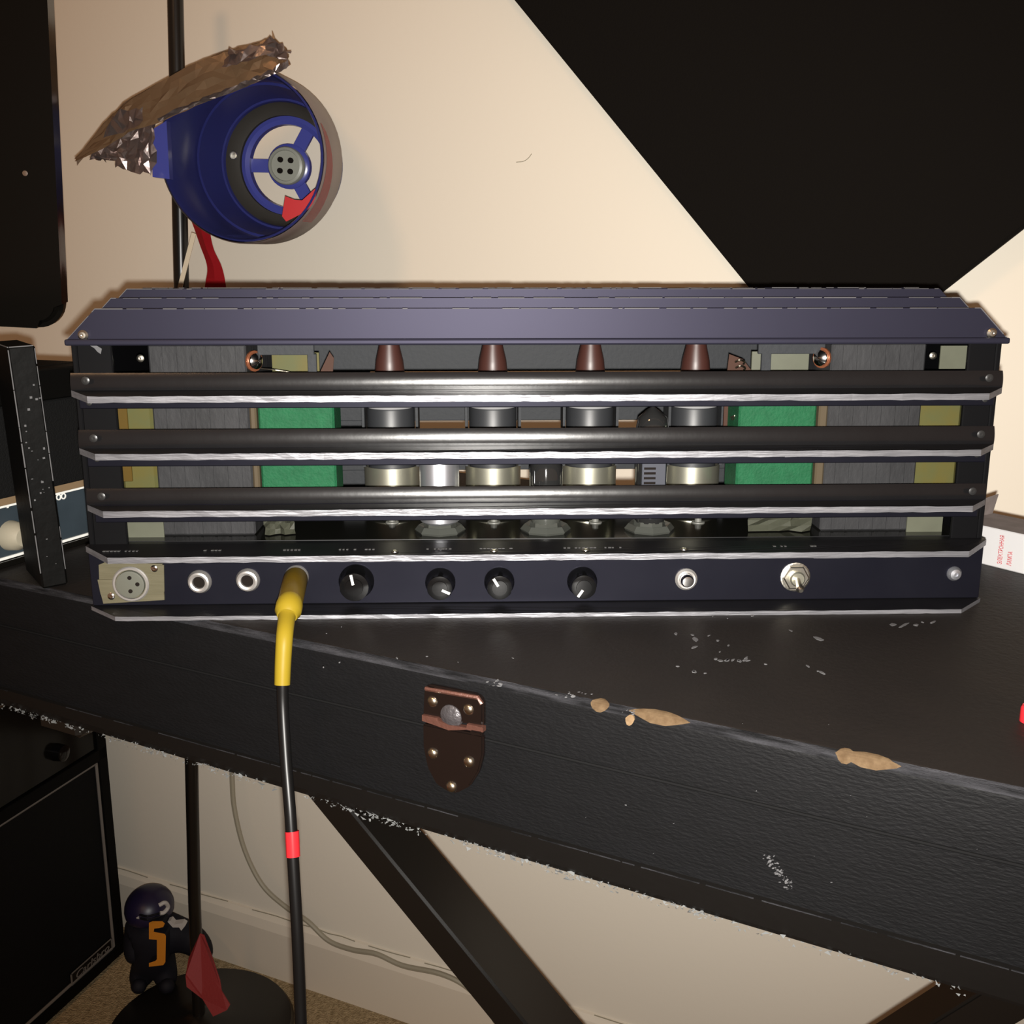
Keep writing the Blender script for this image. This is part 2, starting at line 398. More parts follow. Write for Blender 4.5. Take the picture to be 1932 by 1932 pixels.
# scuffs (their own marks)
def scuffs(u0, u1, v0, v1, n, surf, ln=(3, 12)):
    bm = new()
    for _ in range(n):
        u, v = random.uniform(u0, u1), random.uniform(v0, v1); l = random.uniform(*ln) * random.choice((0.5, 0.7, 1)); h = l * random.uniform(0.15, 0.6)
        an = random.uniform(-0.5, 0.5); q = []
        for k in range(6):
            a = 2 * math.pi * k / 6; x = l * math.cos(a) * random.uniform(0.6, 1.2); y = h * math.sin(a) * random.uniform(0.5, 1.2)
            q.append((u + x * math.cos(an) - y * math.sin(an), v + x * math.sin(an) + y * math.cos(an)))
        if surf == 'front': pts = [on_case(a, b, 0.0004) for a, b in q]; prism(bm, pts, (0, 0.0006, 0))
        else: pts = [cl(on_z(a, b, CZ + 0.0003)) for a, b in q]; prism(bm, pts, (0, 0, -0.0006))
    o = obj('scuff_marks', bm, 'scuff', case); o['kind'] = 'stuff'
scuffs(1260, 1560, 1160, 1270, 24, 'top', (2, 10)); scuffs(1350, 1410, 1240, 1248, 8, 'top', (3, 9)); scuffs(540, 1000, 1180, 1260, 8, 'top', (2, 4)); scuffs(1660, 1780, 1170, 1182, 5, 'top', (4, 10))
for k in range(5): scuffs(1440 + k * 10, 1462 + k * 8, 1613 + k * 12, 1630 + k * 12, 14, 'front', (1.2, 4.5))
scuffs(1048, 1120, 1303, 1316, 12, 'front', (1.5, 5)); scuffs(917, 945, 1283, 1297, 10, 'front', (1.5, 5)); scuffs(1180, 1200, 1340, 1350, 6, 'front', (2, 5))
scuffs(1090, 1900, 1330, 1700, 14, 'front', (0.8, 2))
# the latch: upper plate, lower shield plate, hasp, five rivets
la = empty('latch', parent=case)
def lp(u, v, off): return on_case(u, v, off)
def face_prism(pix, off, th, name, m, parent, bev=0.0):
    bm = new(); prism(bm, [lp(u, v, off) for u, v in pix], (0, th, 0))
    if bev: bmesh.ops.bevel(bm, geom=bm.edges[:], offset=bev, segments=2, affect='EDGES')
    return obj(name, bm, m, parent, smooth=bool(bev))
face_prism([(797, 1352), (799, 1302), (806, 1292), (900, 1311), (911, 1322), (911, 1372)], 0.0035, 0.0036, 'upper_plate', 'latch', la, 0.0010)
face_prism([(797, 1366), (911, 1388), (911, 1425), (903, 1457), (886, 1484), (861, 1497), (846, 1496), (822, 1480), (806, 1450), (798, 1412)], 0.0030, 0.0031, 'lower_plate', 'latch', la, 0.0008)
face_prism([(796, 1349), (826, 1355), (826, 1359), (846, 1368), (880, 1373), (881, 1366), (911, 1373), (911, 1382), (880, 1377), (846, 1378), (822, 1369), (796, 1360)], 0.0052, 0.003, 'hasp_edge', 'latchedge', la)
bm = new(); c = lp(853, 1350, 0.0025)
lathe(bm, [(0.0062, 0), (0.0058, 0.0014), (0.0035, 0.0026), (0, 0.003)], c, (0, -1, 0), 18); obj('thumb_stud', bm, 'studmetal', la, True)
bm = new(); tube(bm, [lp(803, 1299, 0.0035), lp(902, 1316, 0.0035), lp(909, 1328, 0.0035)], 0.0011, 6); obj('rolled_edge', bm, 'latchedge', la, True)
face_prism([(886, 1378), (908, 1382), (908, 1390), (886, 1387)], 0.006, 0.004, 'hasp_hook', 'latch', la, 0.0006)
for (u, v) in ((817, 1323), (885, 1338), (817, 1421), (885, 1437), (852, 1484)):
    bm = new(); lathe(bm, [(0.0030, 0), (0.0029, 0.0007), (0.0021, 0.0016), (0.0011, 0.0020), (0, 0.0021)], lp(u, v, 0.003), (0, -1, 0), 16)
    obj('rivet', bm, 'rivet', la, True)

# ================================================================== the slatted amplifier
AY = R(1.66)
AO = Vector((0.0167, 0.5825, CZ))
amp = empty('tube_amplifier', AO, AY)
tag(amp, 'black slatted tube amplifier with silver edges and a row of knobs, on the case', 'amplifier')
AXx = Vector((math.cos(AY), math.sin(AY), 0)); AXy = Vector((-math.sin(AY), math.cos(AY), 0))
def al(p):
    d = Vector(p) - AO; return Vector((d.dot(AXx), d.dot(AXy), d.z))
def A(u, v, y): return al(on_plane(u, v, AO + AXy * y, AXy))       # pixel -> amp frame on the plane y
HW = 0.256; ADEP = 0.165
def az(v, y, u=1000): return A(u, v, y).z

# plate with clipped front corners and a bare front edge, tilted forward by t
def edge_plate(name, parent, zf, p, th, t=0.0, hw=HW, clip=None, y0=0.0):
    """zf: height of the front edge's top; p: how far it stands out"""
    clip = clip or p; bm = new()
    rise = p * math.tan(t)
    top = [(-hw, y0, zf + rise), (-hw + clip, y0 - p, zf), (hw - clip, y0 - p, zf), (hw, y0, zf + rise), (hw, y0 + 0.004, zf + rise), (-hw, y0 + 0.004, zf + rise)]
    prism(bm, top, (0, 0, -th), 0, lambda i: 1 if i in (0, 1, 2) else 0)
    # knicked, uneven edge
    fs = [e for e in bm.edges if abs(e.verts[0].co.y - (y0 - p)) < 1e-6 and abs(e.verts[1].co.y - (y0 - p)) < 1e-6 and abs(e.verts[0].co.x - e.verts[1].co.x) > 0.1]
    bmesh.ops.subdivide_edges(bm, edges=fs, cuts=70)
    for v in bm.verts:
        if abs(v.co.y - (y0 - p)) < 1e-6: v.co.z += random.uniform(-0.00022, 0.00022); v.co.y += random.uniform(-0.0001, 0.0001)
    return obj(name, bm, ['paint', 'edge'], parent)
def screw(parent, c, r, axis=(0, -1, 0), m='chrome', name='screw', dome=0.5):
    bm = new(); lathe(bm, [(r, 0), (r * 0.96, r * dome * 0.5), (r * 0.6, r * dome), (r * 0.25, r * dome * 1.05), (0, r * dome * 0.8)], c, axis, 14)
    return obj(name, bm, m, parent, True)

# bottom plate
zb = az(1157, -0.02)
edge_plate('bottom_plate', amp, zb, 0.020, zb, 0.0)
bm = new(); box(bm, -HW, HW, 0.004, ADEP, 0.0, 0.004); obj('floor_pan', bm, 'paint_dark', amp)
# control panel face and ledge above it
z_ledge = az(1046, -0.018)                                       # top of the silver edge
z_root = z_ledge + 0.018 * math.tan(R(6))
bm = new(); box(bm, -HW + 0.001, HW - 0.001, 0.0, 0.003, zb + 0.0002, z_ledge + 0.0005, 0.0004)
panel = obj('control_panel', bm, 'panelpaint', amp)
ledge = edge_plate('panel_ledge', amp, z_ledge, 0.018, 0.0034, R(6), y0=0.0)
z_deck = az(1016, 0.012)
bm = new(); box(bm, -HW + 0.002, HW - 0.002, 0.0035, 0.012, z_root - 0.002, z_deck, 0.0015, seg=2); obj('panel_upstand', bm, 'paint', amp)
# worn legend print on the ledge (illegible in the photograph)
bm = new()
for u0, u1, v in ((385, 420, 1040), (535, 575, 1040), (640, 715, 1039), (805, 860, 1038), (905, 970, 1037), (1056, 1130, 1036), (1140, 1190, 1036), (1458, 1487, 1030), (1528, 1552, 1031), (195, 275, 1043)):
    for k in range(int((u1 - u0) / 7)):
        if random.random() < 0.2: continue
        a = A(u0 + k * 7, v, -0.008); b = A(u0 + k * 7 + random.uniform(3, 6), v, -0.008)
        z = z_ledge + (0.018 - 0.008) * math.tan(R(6)) + 0.0001
        box(bm, a.x, b.x, -0.0092, -0.0074, z - 0.0003, z + 0.0002)
obj('legend_print', bm, 'legend', amp)['kind'] = 'stuff'
for u in (745, 932, 1105, 1290):
    c = A(u, 1042, -0.012); screw(amp, (c.x, -0.012, z_ledge + 0.006 * math.tan(R(6))), 0.0022, (0, 0, 1), 'nickel', 'ledge_dome', 0.3)  # small nickel domes along the ledge

# three front slats: rounded rail, clipped edge plate, lower lip
def rail_profile(z0, z1, bulge, y0, lean=0.0013):
    n = 12; pts = []
    for k in range(n + 1):
        q = k / n
        pts.append((y0 - bulge * (1 - (2 * q - 1) ** 2) + lean * q, z0 + (z1 - z0) * q))
    return pts + [(y0 + 0.0022, z1 - 0.0005), (y0 + 0.0022, z0)]
for (v_top, v_line, v_edge, v_low, hw) in ((702, 734, 745.5, 768, HW), (808, 842, 853, 876, HW - 0.0015), (918, 948, 960, 980, HW - 0.003)):
    p = 0.013
    zf = az(v_edge, -p); zt = az(v_top, 0.0); zl_ = az(v_line, -0.001); zlow_ = az(v_low, 0.0)
    bm = new()
    prism(bm, [(-hw, a, b) for a, b in rail_profile(zl_ - 0.0002, zt, 0.0008, 0.0)], (2 * hw, 0, 0))
    s = obj('slat', bm, 'railpaint', amp, True)
    t = math.atan2(max(zl_ - zf, 0.0002), p)
    edge_plate('edge_plate', s, zf, p, 0.0034, t, hw)
    bm = new(); box(bm, -hw + 0.004, hw - 0.004, -0.001, 0.003, zlow_, zf + 0.001, 0.0005); obj('lower_lip', bm, 'panelpaint', s)
    for sx in (-1, 1):
        screw(s, (sx * (hw - 0.0095), -0.0034, (zl_ + zt) / 2 + 0.001), 0.0023, m='darkscrew', dome=0.3)
        screw(s, (sx * (hw - 0.0095), -0.001, zf - 0.0048), 0.0016, m='darkscrew', dome=0.3)

# front end columns behind the slats
zt1 = az(652, 0.0)
for sx, edges in ((-1, (275, 224, 230, 230)), (1, (1832, 1812, 1806, 1794))):
    xin = [A(u, 800, 0.006).x for u in edges]
    x_in = xin[1]
    bm = new(); x0, x1 = sorted((sx * (HW - 0.0035), x_in))
    box(bm, x0, x1, 0.004, 0.007, z_deck - 0.004, zt1 + 0.004, 0.0006); obj('end_column', bm, 'paint_dark', amp)
    bm = new(); x0, x1 = sorted((sx * (HW - 0.0035), sx * (HW - 0.0005)))
    box(bm, x0, x1, 0.004, ADEP, 0.0, zt1 + 0.004, 0.0006); obj('side_panel', bm, 'paint_dark', amp)
# white scuff at the left column's top
bm = new(); prism(bm, [A(u, v, 0.0036) for u, v in ((168, 651), (182, 652), (192, 658), (190, 668), (184, 664), (178, 657))], (0, 0.0006, 0)); obj('paint_chip', bm, 'scuff', amp)

# the roof: upright plates with clipped corners, one behind the other
z1 = az(582, 0.0); zlow1 = az(637, -0.002)
def fin(y, ztop, zbot, name='roof_fin', m='paint_blue', hw=HW):
    c = 0.0165; bm = new()
    zc = ztop - c
    poly = [(-hw, y, min(zbot, zc)), (-hw, y, zc), (-hw + c, y, ztop), (hw - c, y, ztop), (hw, y, zc), (hw, y, min(zbot, zc))]
    if zbot >= zc: poly = [(-hw, y, zc), (-hw + c, y, ztop), (hw - c, y, ztop), (hw, y, zc)]
    prism(bm, poly, (0, 0.0025, 0))
    o = obj(name, bm, m, amp)
    bm = new()                                                 # bright chipped upper edge
    def seg_(a, b, dens):
        a = Vector(a); b = Vector(b); L = (b - a).length; s = 0
        while s < L:
            l = random.uniform(0.002, 0.02)
            if random.random() < dens + 0.25:
                p = a.lerp(b, s / L); q = a.lerp(b, min((s + l) / L, 1)); tube(bm, [p, q], random.uniform(0.00015, 0.00034), 5)
            s += l + random.uniform(0.0, 0.004)
    yy = y - 0.0001
    seg_((-hw + c, yy, ztop), (hw - c, yy, ztop), 0.62); seg_((-hw, yy, zc), (-hw + c, yy, ztop), 0.6); seg_((hw - c, yy, ztop), (hw, yy, zc), 0.4)
    e = obj('chipped_edge', bm, 'chipedge', o); e['kind'] = 'stuff'
    return o
zf2 = az(562, 0.027); zf3 = az(545, 0.055)
zA = zlow1 + 0.0002
fin(0.0, z1, zA)
fin(0.027, zf2, zA); fin(0.055, zf3, zA); fin(0.086, zf3, zA); fin(0.114, zf2, zA); fin(0.142, z1, zA)
bm = new(); box(bm, -HW, HW, -0.004, ADEP, zt1 + 0.0006, zlow1 - 0.0004, 0.001, seg=2); obj('roof_plate', bm, 'paint_blue', amp)
bm = new(); prism(bm, [(-HW + 0.004, 0.0, zlow1 - 0.001), (-HW + 0.004, -0.0030, zlow1 - 0.0006), (-HW + 0.004, -0.0030, zlow1 - 0.0016), (-HW + 0.004, 0.0, zlow1 - 0.0022)], (2 * HW - 0.008, 0, 0)); obj('roof_bead', bm, 'paint_blue', amp)
for sx, u, v in ((-1, 160, 634), (1, 1862, 630)):
    c = A(u, v, -0.001); screw(amp, (sx * (HW - 0.0095), -0.0005, az(v, 0, u) + 0.0005), 0.0029, m='nickel', name='cap_nut', dome=0.7)

# back slats; the gaps between them show the wall
YB = 0.150
zbs = [az(700, YB), az(793, YB), az(886, YB)]
gaps = [(zbs[0] - 0.014, zbs[0]), (zbs[1] - 0.014, zbs[1]), (zbs[2] - 0.012, zbs[2])]
lev = [zt1 + 0.001] + [z for g in gaps for z in (g[1], g[0])] + [z_deck - 0.01]
for k in range(0, len(lev), 2):
    bm = new(); box(bm, -HW + 0.004, HW - 0.004, YB, YB + 0.003, lev[k + 1], lev[k], 0.0005); obj('back_slat', bm, 'inner', amp)
for sx in (-1, 1):
    bm = new(); x0, x1 = sorted((sx * 0.11, sx * (HW - 0.004))); box(bm, x0, x1, YB + 0.0032, YB + 0.005, 0.001, zt1, 0.0); obj('back_end_plate', bm, 'inner', amp)
# chassis deck
bm = new(); box(bm, -HW + 0.004, HW - 0.004, 0.0125, YB - 0.0005, z_deck - 0.006, z_deck - 0.0012, 0.0008); obj('chassis_deck', bm, 'deck', amp)
zd = z_deck - 0.0012

# transformers at both ends
def transformer(sx, cu, gu, ou, bu):
    t = empty('transformer', parent=amp); y = 0.030
    def X(u): return A(u, 800, y).x
    def bx(name, u0, u1, y0, y1, z0, z1, m, bev=0.001):
        bm = new(); a, b = sorted((X(u0), X(u1))); box(bm, a, b, y0, y1, z0, z1, bev); return obj(name, bm, m, t)
    zt = zt1 - 0.0012
    bx('core', cu[0], cu[1], y, 0.115, zd, zt, 'core')
    # lamination ridges
    bm = new()
    for k in range(6):
        u = cu[0] + (cu[1] - cu[0]) * (0.12 + 0.15 * k); a = X(u)
        box(bm, a, a + 0.0014, y - 0.0005, y + 0.001, zd + 0.001, zt - 0.001)
    obj('lamination_ridges', bm, 'core', t)['kind'] = 'stuff'
    zc0, zc1 = az(938, y), az(736, y)
    bx('coil_wrap', gu[0], gu[1], y + 0.002, 0.062, zc0, zc1, 'green', 0.0012)
    bx('insulation_card', bu[0], bu[1], y - 0.001, 0.10, zc0 + 0.0005, zc1 - 0.0005, 'kraft')
    bx('end_coil', ou[0], ou[1], y + 0.003, 0.10, zc0 + 0.001, zc1 - 0.001, 'olive', 0.003)
    if sx < 0: bx('ochre_flap', 196, 240, y + 0.001, y + 0.0025, az(905, y), az(760, y), 'ochre', 0.0003)
    # bracket over the coil: grey frame with an olive card behind
    g0, g1 = (500, 592) if sx < 0 else (1437, 1548)
    bx('bracket_card', g0, g1, y + 0.03, y + 0.032, az(730, y), az(672, y), 'olive' if sx < 0 else 'sage', 0)
    bx('bracket_rail', g0 - 10, g1 + 4, y + 0.004, y + 0.006, az(670, y), zt, 'inner', 0.0003)
    e0, e1 = ((583, 600) if sx < 0 else (1434, 1452)); bx('bracket_post', e0, e1, y + 0.004, y + 0.006, az(735, y), az(668, y), 'inner', 0.0003)
    bu_, bv_ = (478, 681) if sx < 0 else (1552, 675)
    c = A(bu_, bv_, y + 0.004)
    bm = new(); lathe(bm, [(0.006, 0), (0.006, 0.0012)], (c.x, y + 0.004, c.z), (-sx * 0.8, -0.6, 0), 16); obj('copper_washer', bm, 'copperwash', t)
    bm = new(); lathe(bm, [(0.0048, 0), (0.0046, 0.0016), (0.003, 0.003), (0, 0.0036)], (c.x - sx * 0.001, y + 0.003, c.z), (-sx * 0.8, -0.6, 0), 16); obj('dome_bolt', bm, 'chrome', t, True)
    # pale cards at the outer end, low and (right) high
    c0_, c1_ = (229, 298) if sx < 0 else (1722, 1790)
    bx('pale_card', c0_, c1_, y - 0.004, y - 0.003, az(1012, y - 0.004), az(976, y - 0.004), 'sage', 0)
    if sx > 0: bx('pale_card', 1757, 1832, y - 0.004, y - 0.003, az(698, y - 0.004), az(654, y - 0.004), 'sage', 0)
    du, dv = (265, 676) if sx < 0 else (1760, 671)
    screw(t, A(du, dv, y - 0.0045), 0.0022, m='nickel', name='small_bolt')
    # crumpled pale sheet standing in for reflections low beside the core
    s0, s1 = (490, 548) if sx < 0 else (1420, 1540)
    bm = new(); n = 6
    rows = [[bm.verts.new((X(s0 + (s1 - s0) * i / n), y - 0.003 + random.uniform(-0.002, 0.004), zd + 0.0006 + 0.011 * j / 3 * random.uniform(0.8, 1.05))) for i in range(n + 1)] for j in range(4)]
    for a, b in zip(rows, rows[1:]):
        for i in range(n): bm.faces.new((a[i], a[i + 1], b[i + 1], b[i]))
    bmesh.ops.solidify(bm, geom=bm.faces[:], thickness=0.0004); obj('reflection_scrap', bm, 'sage', t)
    # brown card flap by the inner top edge
    if sx < 0: q = ((604, 702), (628, 702), (630, 676), (622, 664))
    else: q = ((1372, 702), (1420, 702), (1402, 678), (1376, 668))
    bm = new(); prism(bm, [A(a, b, 0.05) for a, b in q], (0, 0.0008, 0)); obj('insulation_flap', bm, 'copper', t)
    if sx > 0:
        bm = new(); box(bm, A(1365, 800, 0.06).x, A(1394, 800, 0.06).x, 0.06, 0.062, az(810, 0.06), az(764, 0.06)); obj('insulation_flap', bm, 'copper', t)
        for (u, v) in ((1388, 788), (1390, 792), (1396, 683), (1397, 694)):
            bm = new(); p = [A(u - 9, v, 0.044), A(u, v - 4, 0.042), A(u + 9, v, 0.044), A(u + 6, v + 5, 0.045)]; tube(bm, smooth_path(p, 4), 0.0006, 5); obj('wire_loop', bm, 'rivet', t)
    else:
        bm = new(); p = [A(490, 695, 0.03), A(520, 698, 0.028), A(545, 702, 0.03), A(560, 708, 0.03)]; tube(bm, smooth_path(p, 4), 0.0004, 5); obj('wire_loop', bm, 'rivet', t)
    return t
transformer(-1, (289, 471), (486, 630), (214, 290), (472, 485))
transformer(1, (1560, 1736), (1395, 1542), (1736, 1822), (1543, 1560))

# four large power tubes with brown top caps
YT = 0.078
def vt(u):
    t = empty('power_tube', parent=amp); c = A(u, 800, YT); x = c.x
    z_ring = az(884, YT - 0.017); z_top = az(772, YT - 0.0135)
    bm = new(); lathe(bm, [(0.0150, zd), (0.0172, zd + 0.001), (0.0174, z_ring), (0.0166, z_ring), (0.0160, zd + 0.004)], (x, YT, 0), (0, 0, 1), 32); obj('base_ring', bm, 'brassy', t, True)
    bm = new(); lathe(bm, [(0.0145, zd + 0.002), (0.0148, z_ring + 0.004), (0.0148, z_top - 0.001), (0.0143, z_top)], (x, YT, 0), (0, 0, 1), 32); obj('glass_envelope', bm, 'tubeglass', t, True)
    bm = new(); lathe(bm, [(0.0141, z_top), (0.0136, z_top + 0.0007), (0.010, z_top + 0.0045), (0.0085, z_top + 0.012), (0.0080, z_top + 0.019), (0, z_top + 0.019)], (x, YT, 0), (0, 0, 1), 28); obj('getter_dome', bm, 'getter', t, True)
    zc0 = az(704, YT - 0.009); zc1 = az(640, YT)
    bm = new(); lathe(bm, [(0.0, zc0 - 0.002), (0.0088, zc0 - 0.002), (0.0092, zc0), (0.0085, zc0 + 0.007), (0.0066, zc0 + 0.015), (0.0058, min(zc1, zt1 - 0.001)), (0, min(zc1, zt1 - 0.001))], (x, YT, 0), (0, 0, 1), 24); obj('top_cap', bm, 'capbrown', t, True)
    # dark electrode plates on the sides
    for s in (-1, 1):
        bm = new(); box(bm, x + s * 0.0165 - 0.0008, x + s * 0.0165 + 0.0008, YT - 0.008, YT + 0.010, z_ring, z_top + 0.001); obj('side_clip', bm, 'inner', t)
for u in (738, 930, 1112, 1308): vt(u)
for u in (740, 932, 1123, 1317):
    c = A(u, 986, 0.045); c = al(on_z(u, 986, CZ + zd)); bm = new()
    lathe(bm, [(0.0042, 0), (0.004, 0.0007), (0.0022, 0.0009), (0.0020, 0.0035), (0.0012, 0.0042), (0, 0.0044)], (c.x, c.y, zd), (0, 0, 1), 14); obj('deck_bolt', bm, 'bolt', amp, True)
# three small tubes in front of them
YS = 0.052
def small_tube(u, kind):
    t = empty('preamp_tube', parent=amp); x = A(u, 900, YS).x
    bm = new(); lathe(bm, [(0.0, zd), (0.0145, zd), (0.0152, zd + 0.0012), (0.0128, zd + 0.0042), (0.0095, zd + 0.0030), (0.0092, zd + 0.006), (0, zd + 0.006)], (x, YS - 0.016, 0), (0, 0, 1), 8); obj('faceted_socket', bm, 'clear', t)
    y = YS - 0.016
    if kind == 'shield':
        bm = new(); lathe(bm, [(0.0088, zd + 0.005), (0.0117, zd + 0.007), (0.0117, az(866, y)), (0.0112, az(862, y)), (0, az(862, y))], (x, y, 0), (0, 0, 1), 28); obj('shield_can', bm, 'shield', t, True)
    elif kind == 'dark':
        zt = az(772, y) 
        bm = new(); lathe(bm, [(0.0086, zd + 0.005), (0.0095, zd + 0.012), (0.0097, zt - 0.011), (0.0085, zt - 0.005), (0.004, zt - 0.001), (0.0012, zt + 0.001), (0, zt + 0.0025)], (x, y, 0), (0, 0, 1), 24); obj('glass_envelope', bm, 'smokeglass', t, True)
        bm = new(); box(bm, x - 0.0070, x + 0.0070, y - 0.0104, y - 0.0092, az(915, y), az(868, y), 0.0003); obj('grey_plate', bm, 'greyplate', t)
        bm = new()
        for k in range(4): box(bm, x - 0.0058, x + 0.001, y - 0.0109, y - 0.0103, az(908 - k * 9, y), az(904 - k * 9, y))
        obj('dark_marking', bm, 'hole', t)
    else:
        bm = new(); lathe(bm, [(0.0086, zd + 0.005), (0.0095, zd + 0.012), (0.0092, zd + 0.017), (0.005, zd + 0.0205), (0, zd + 0.0215)], (x, y, 0), (0, 0, 1), 24); obj('glass_envelope', bm, 'clear', t, True)
        bm = new(); lathe(bm, [(0.0098, zd + 0.016), (0.0100, az(880, y)), (0.008, az(866, y)), (0, az(864, y))], (x, y, 0), (0, 0, 1), 20); obj('dark_cap', bm, 'smokeglass', t, True)
small_tube(831, 'shield'); small_tube(1027, 'clear'); small_tube(1220, 'dark')

# --- controls
def P(u, v): c = A(u, v, 0.0); return Vector((c.x, 0.0, c.z))
# three-pin socket on a taped cream plate
xs = empty('microphone_socket', parent=amp)
def ppoly(name, pix, y, th, m, par):
    bm = new(); prism(bm, [(A(u, v, y).x, y, A(u, v, y).z) for u, v in pix], (0, th, 0)); return obj(name, bm, m, par)
ppoly('cover_plate', [(186, 1066), (200, 1060), (240, 1062), (306, 1064), (310, 1132), (195, 1139), (188, 1112)], -0.0015, 0.0014, 'creamplate', xs)
ppoly('tape_strip', [(184, 1094), (232, 1093), (232, 1120), (190, 1122)], -0.0021, 0.0008, 'creamplate', xs)
ppoly('tape_strip', [(286, 1068), (309, 1066), (310, 1116), (287, 1118)], -0.0021, 0.0008, 'creamplate', xs)
c = P(249, 1100)
bm = new(); lathe(bm, [(0.0103, 0), (0.0103, 0.0024), (0.0096, 0.0030), (0.0086, 0.0030), (0.0084, 0.0016)], c, (0, -1, 0), 36, cap=False); obj('socket_ring', bm, 'jacknut', xs, True)
bm = new(); lathe(bm, [(0.0082, 0), (0.0078, 0.0034), (0.0070, 0.0036), (0, 0.0033)], c, (0, -1, 0), 32); obj('socket_insert', bm, 'xlr', xs, True)
for u, v in ((248, 1087), (263, 1099), (250, 1112)):
    bm = new(); lathe(bm, [(0.0012, 0.001), (0.0012, 0.0038), (0, 0.0038)], P(u, v), (0, -1, 0), 10); obj('pin_hole', bm, 'hole', xs)
for u, v in ((293, 1071), (212, 1123)): screw(xs, P(u, v) + Vector((0, -0.0015, 0)), 0.0022, m='chrome', name='mounting_screw')
# jack sockets
for u, v in ((377, 1097), (468, 1094), (560, 1088)):
    j = empty('jack_socket', parent=amp); c = P(u, v)
    bm = new(); lathe(bm, [(0.0068, 0), (0.0068, 0.0010), (0.0058, 0.0030), (0.0048, 0.0034), (0.0036, 0.0030), (0.0034, 0.0002)], c, (0, -1, 0), 28, cap=False); obj('nut', bm, 'jacknut', j, True)
    bm = new(); lathe(bm, [(0.0033, 0.0004), (0.0033, 0.0016), (0, 0.0016)], c, (0, -1, 0), 18); obj('jack_hole', bm, 'hole', j)
# knobs
def knob(u, v, r, ang):
    k = empty('control_knob', parent=amp); c = P(u, v); n = 36
    bm = new(); rings = []
    for rr, h in ((1.0, 0.0), (1.0, 0.002), (0.90, 0.004), (0.86, 0.011), (0.80, 0.0126), (0.55, 0.0130)):
        rings.append([bm.verts.new(c + Vector((math.cos(2 * math.pi * i / n) * r * rr * (1 - (0.05 if (i // 2) % 2 and 0.8 < rr < 0.95 else 0)), -h, math.sin(2 * math.pi * i / n) * r * rr * (1 - (0.05 if (i // 2) % 2 and 0.8 < rr < 0.95 else 0))))) for i in range(n)])
    for a, b in zip(rings, rings[1:]):
        for i in range(n): bm.faces.new((a[i], a[(i + 1) % n], b[(i + 1) % n], b[i]))
    bm.faces.new(rings[-1])
    obj('grip', bm, 'knob', k, True)
    bm = new(); lathe(bm, [(r * 0.52, 0.0128), (r * 0.50, 0.0136), (0, 0.0138)], c, (0, -1, 0), 24); obj('cap', bm, 'knob', k, True)
    d = Vector((math.cos(ang), 0, math.sin(ang))); s = Vector((-d.z, 0, d.x)) * 0.0007
    a = c + d * r * 0.18 + Vector((0, -0.0141, 0)); b = c + d * r * 0.74 + Vector((0, -0.0134, 0))
    bm = new(); prism(bm, [a - s, b - s, b + s, a + s], (0, 0.0006, 0)); obj('pointer_line', bm, 'white', k)
knob(673, 1096, 0.0100, R(102)); knob(831, 1098, 0.0086, R(-28)); knob(942, 1097, 0.0086, R(122)); knob(1098, 1096, 0.0086, R(-122))
# push button, toggle, dome screw
b_ = empty('push_button', parent=amp); c = P(1294, 1092)
bm = new(); lathe(bm, [(0.0064, 0), (0.0064, 0.0012), (0.0052, 0.0022), (0.0040, 0.0020)], c, (0, -1, 0), 24, cap=False); obj('collar', bm, 'jacknut', b_, True)
bm = new(); lathe(bm, [(0.0038, 0), (0.0038, 0.0050), (0.0030, 0.0064), (0, 0.0068)], c, (0, -1, 0), 20); obj('plunger', bm, 'chrome', b_, True)
t_ = empty('toggle_switch', parent=amp); c = P(1500, 1088)
bm = new(); lathe(bm, [(0.0086, 0), (0.0086, 0.0008), (0.0078, 0.0010)], c, (0, -1, 0), 24); obj('washer', bm, 'nickel', t_)
bm = new(); lathe(bm, [(0.0076, 0.0008), (0.0076, 0.0026), (0.0068, 0.0032), (0.0045, 0.0032)], c, (0, -1, 0), 6); obj('hex_nut', bm, 'nickel', t_)
bm = new(); lathe(bm, [(0.0044, 0.002), (0.0044, 0.0052), (0.0036, 0.0060), (0, 0.0060)], c, (0, -1, 0), 20); obj('bushing', bm, 'brassy', t_, True)
bm = new(); tip = c + Vector((-0.0012, -0.0145, -0.0030)); tube(bm, [c + Vector((0, -0.005, 0)), c.lerp(tip, 0.7) + Vector((0, -0.001, 0)), tip - Vector((0, 0.0005, 0)), tip - Vector((0, 0.0022, 0.0004))], [0.0014, 0.0018, 0.0023, 0.0012], 12); obj('lever', bm, 'nickel', t_, True)
bm = new(); lathe(bm, [(0.0043, 0), (0.0042, 0.001), (0.0030, 0.0026), (0.0012, 0.0030), (0.0010, 0.0024), (0, 0.0024)], P(1800, 1082), (0, -1, 0), 20); obj('panel_screw', bm, 'shield', amp, True)

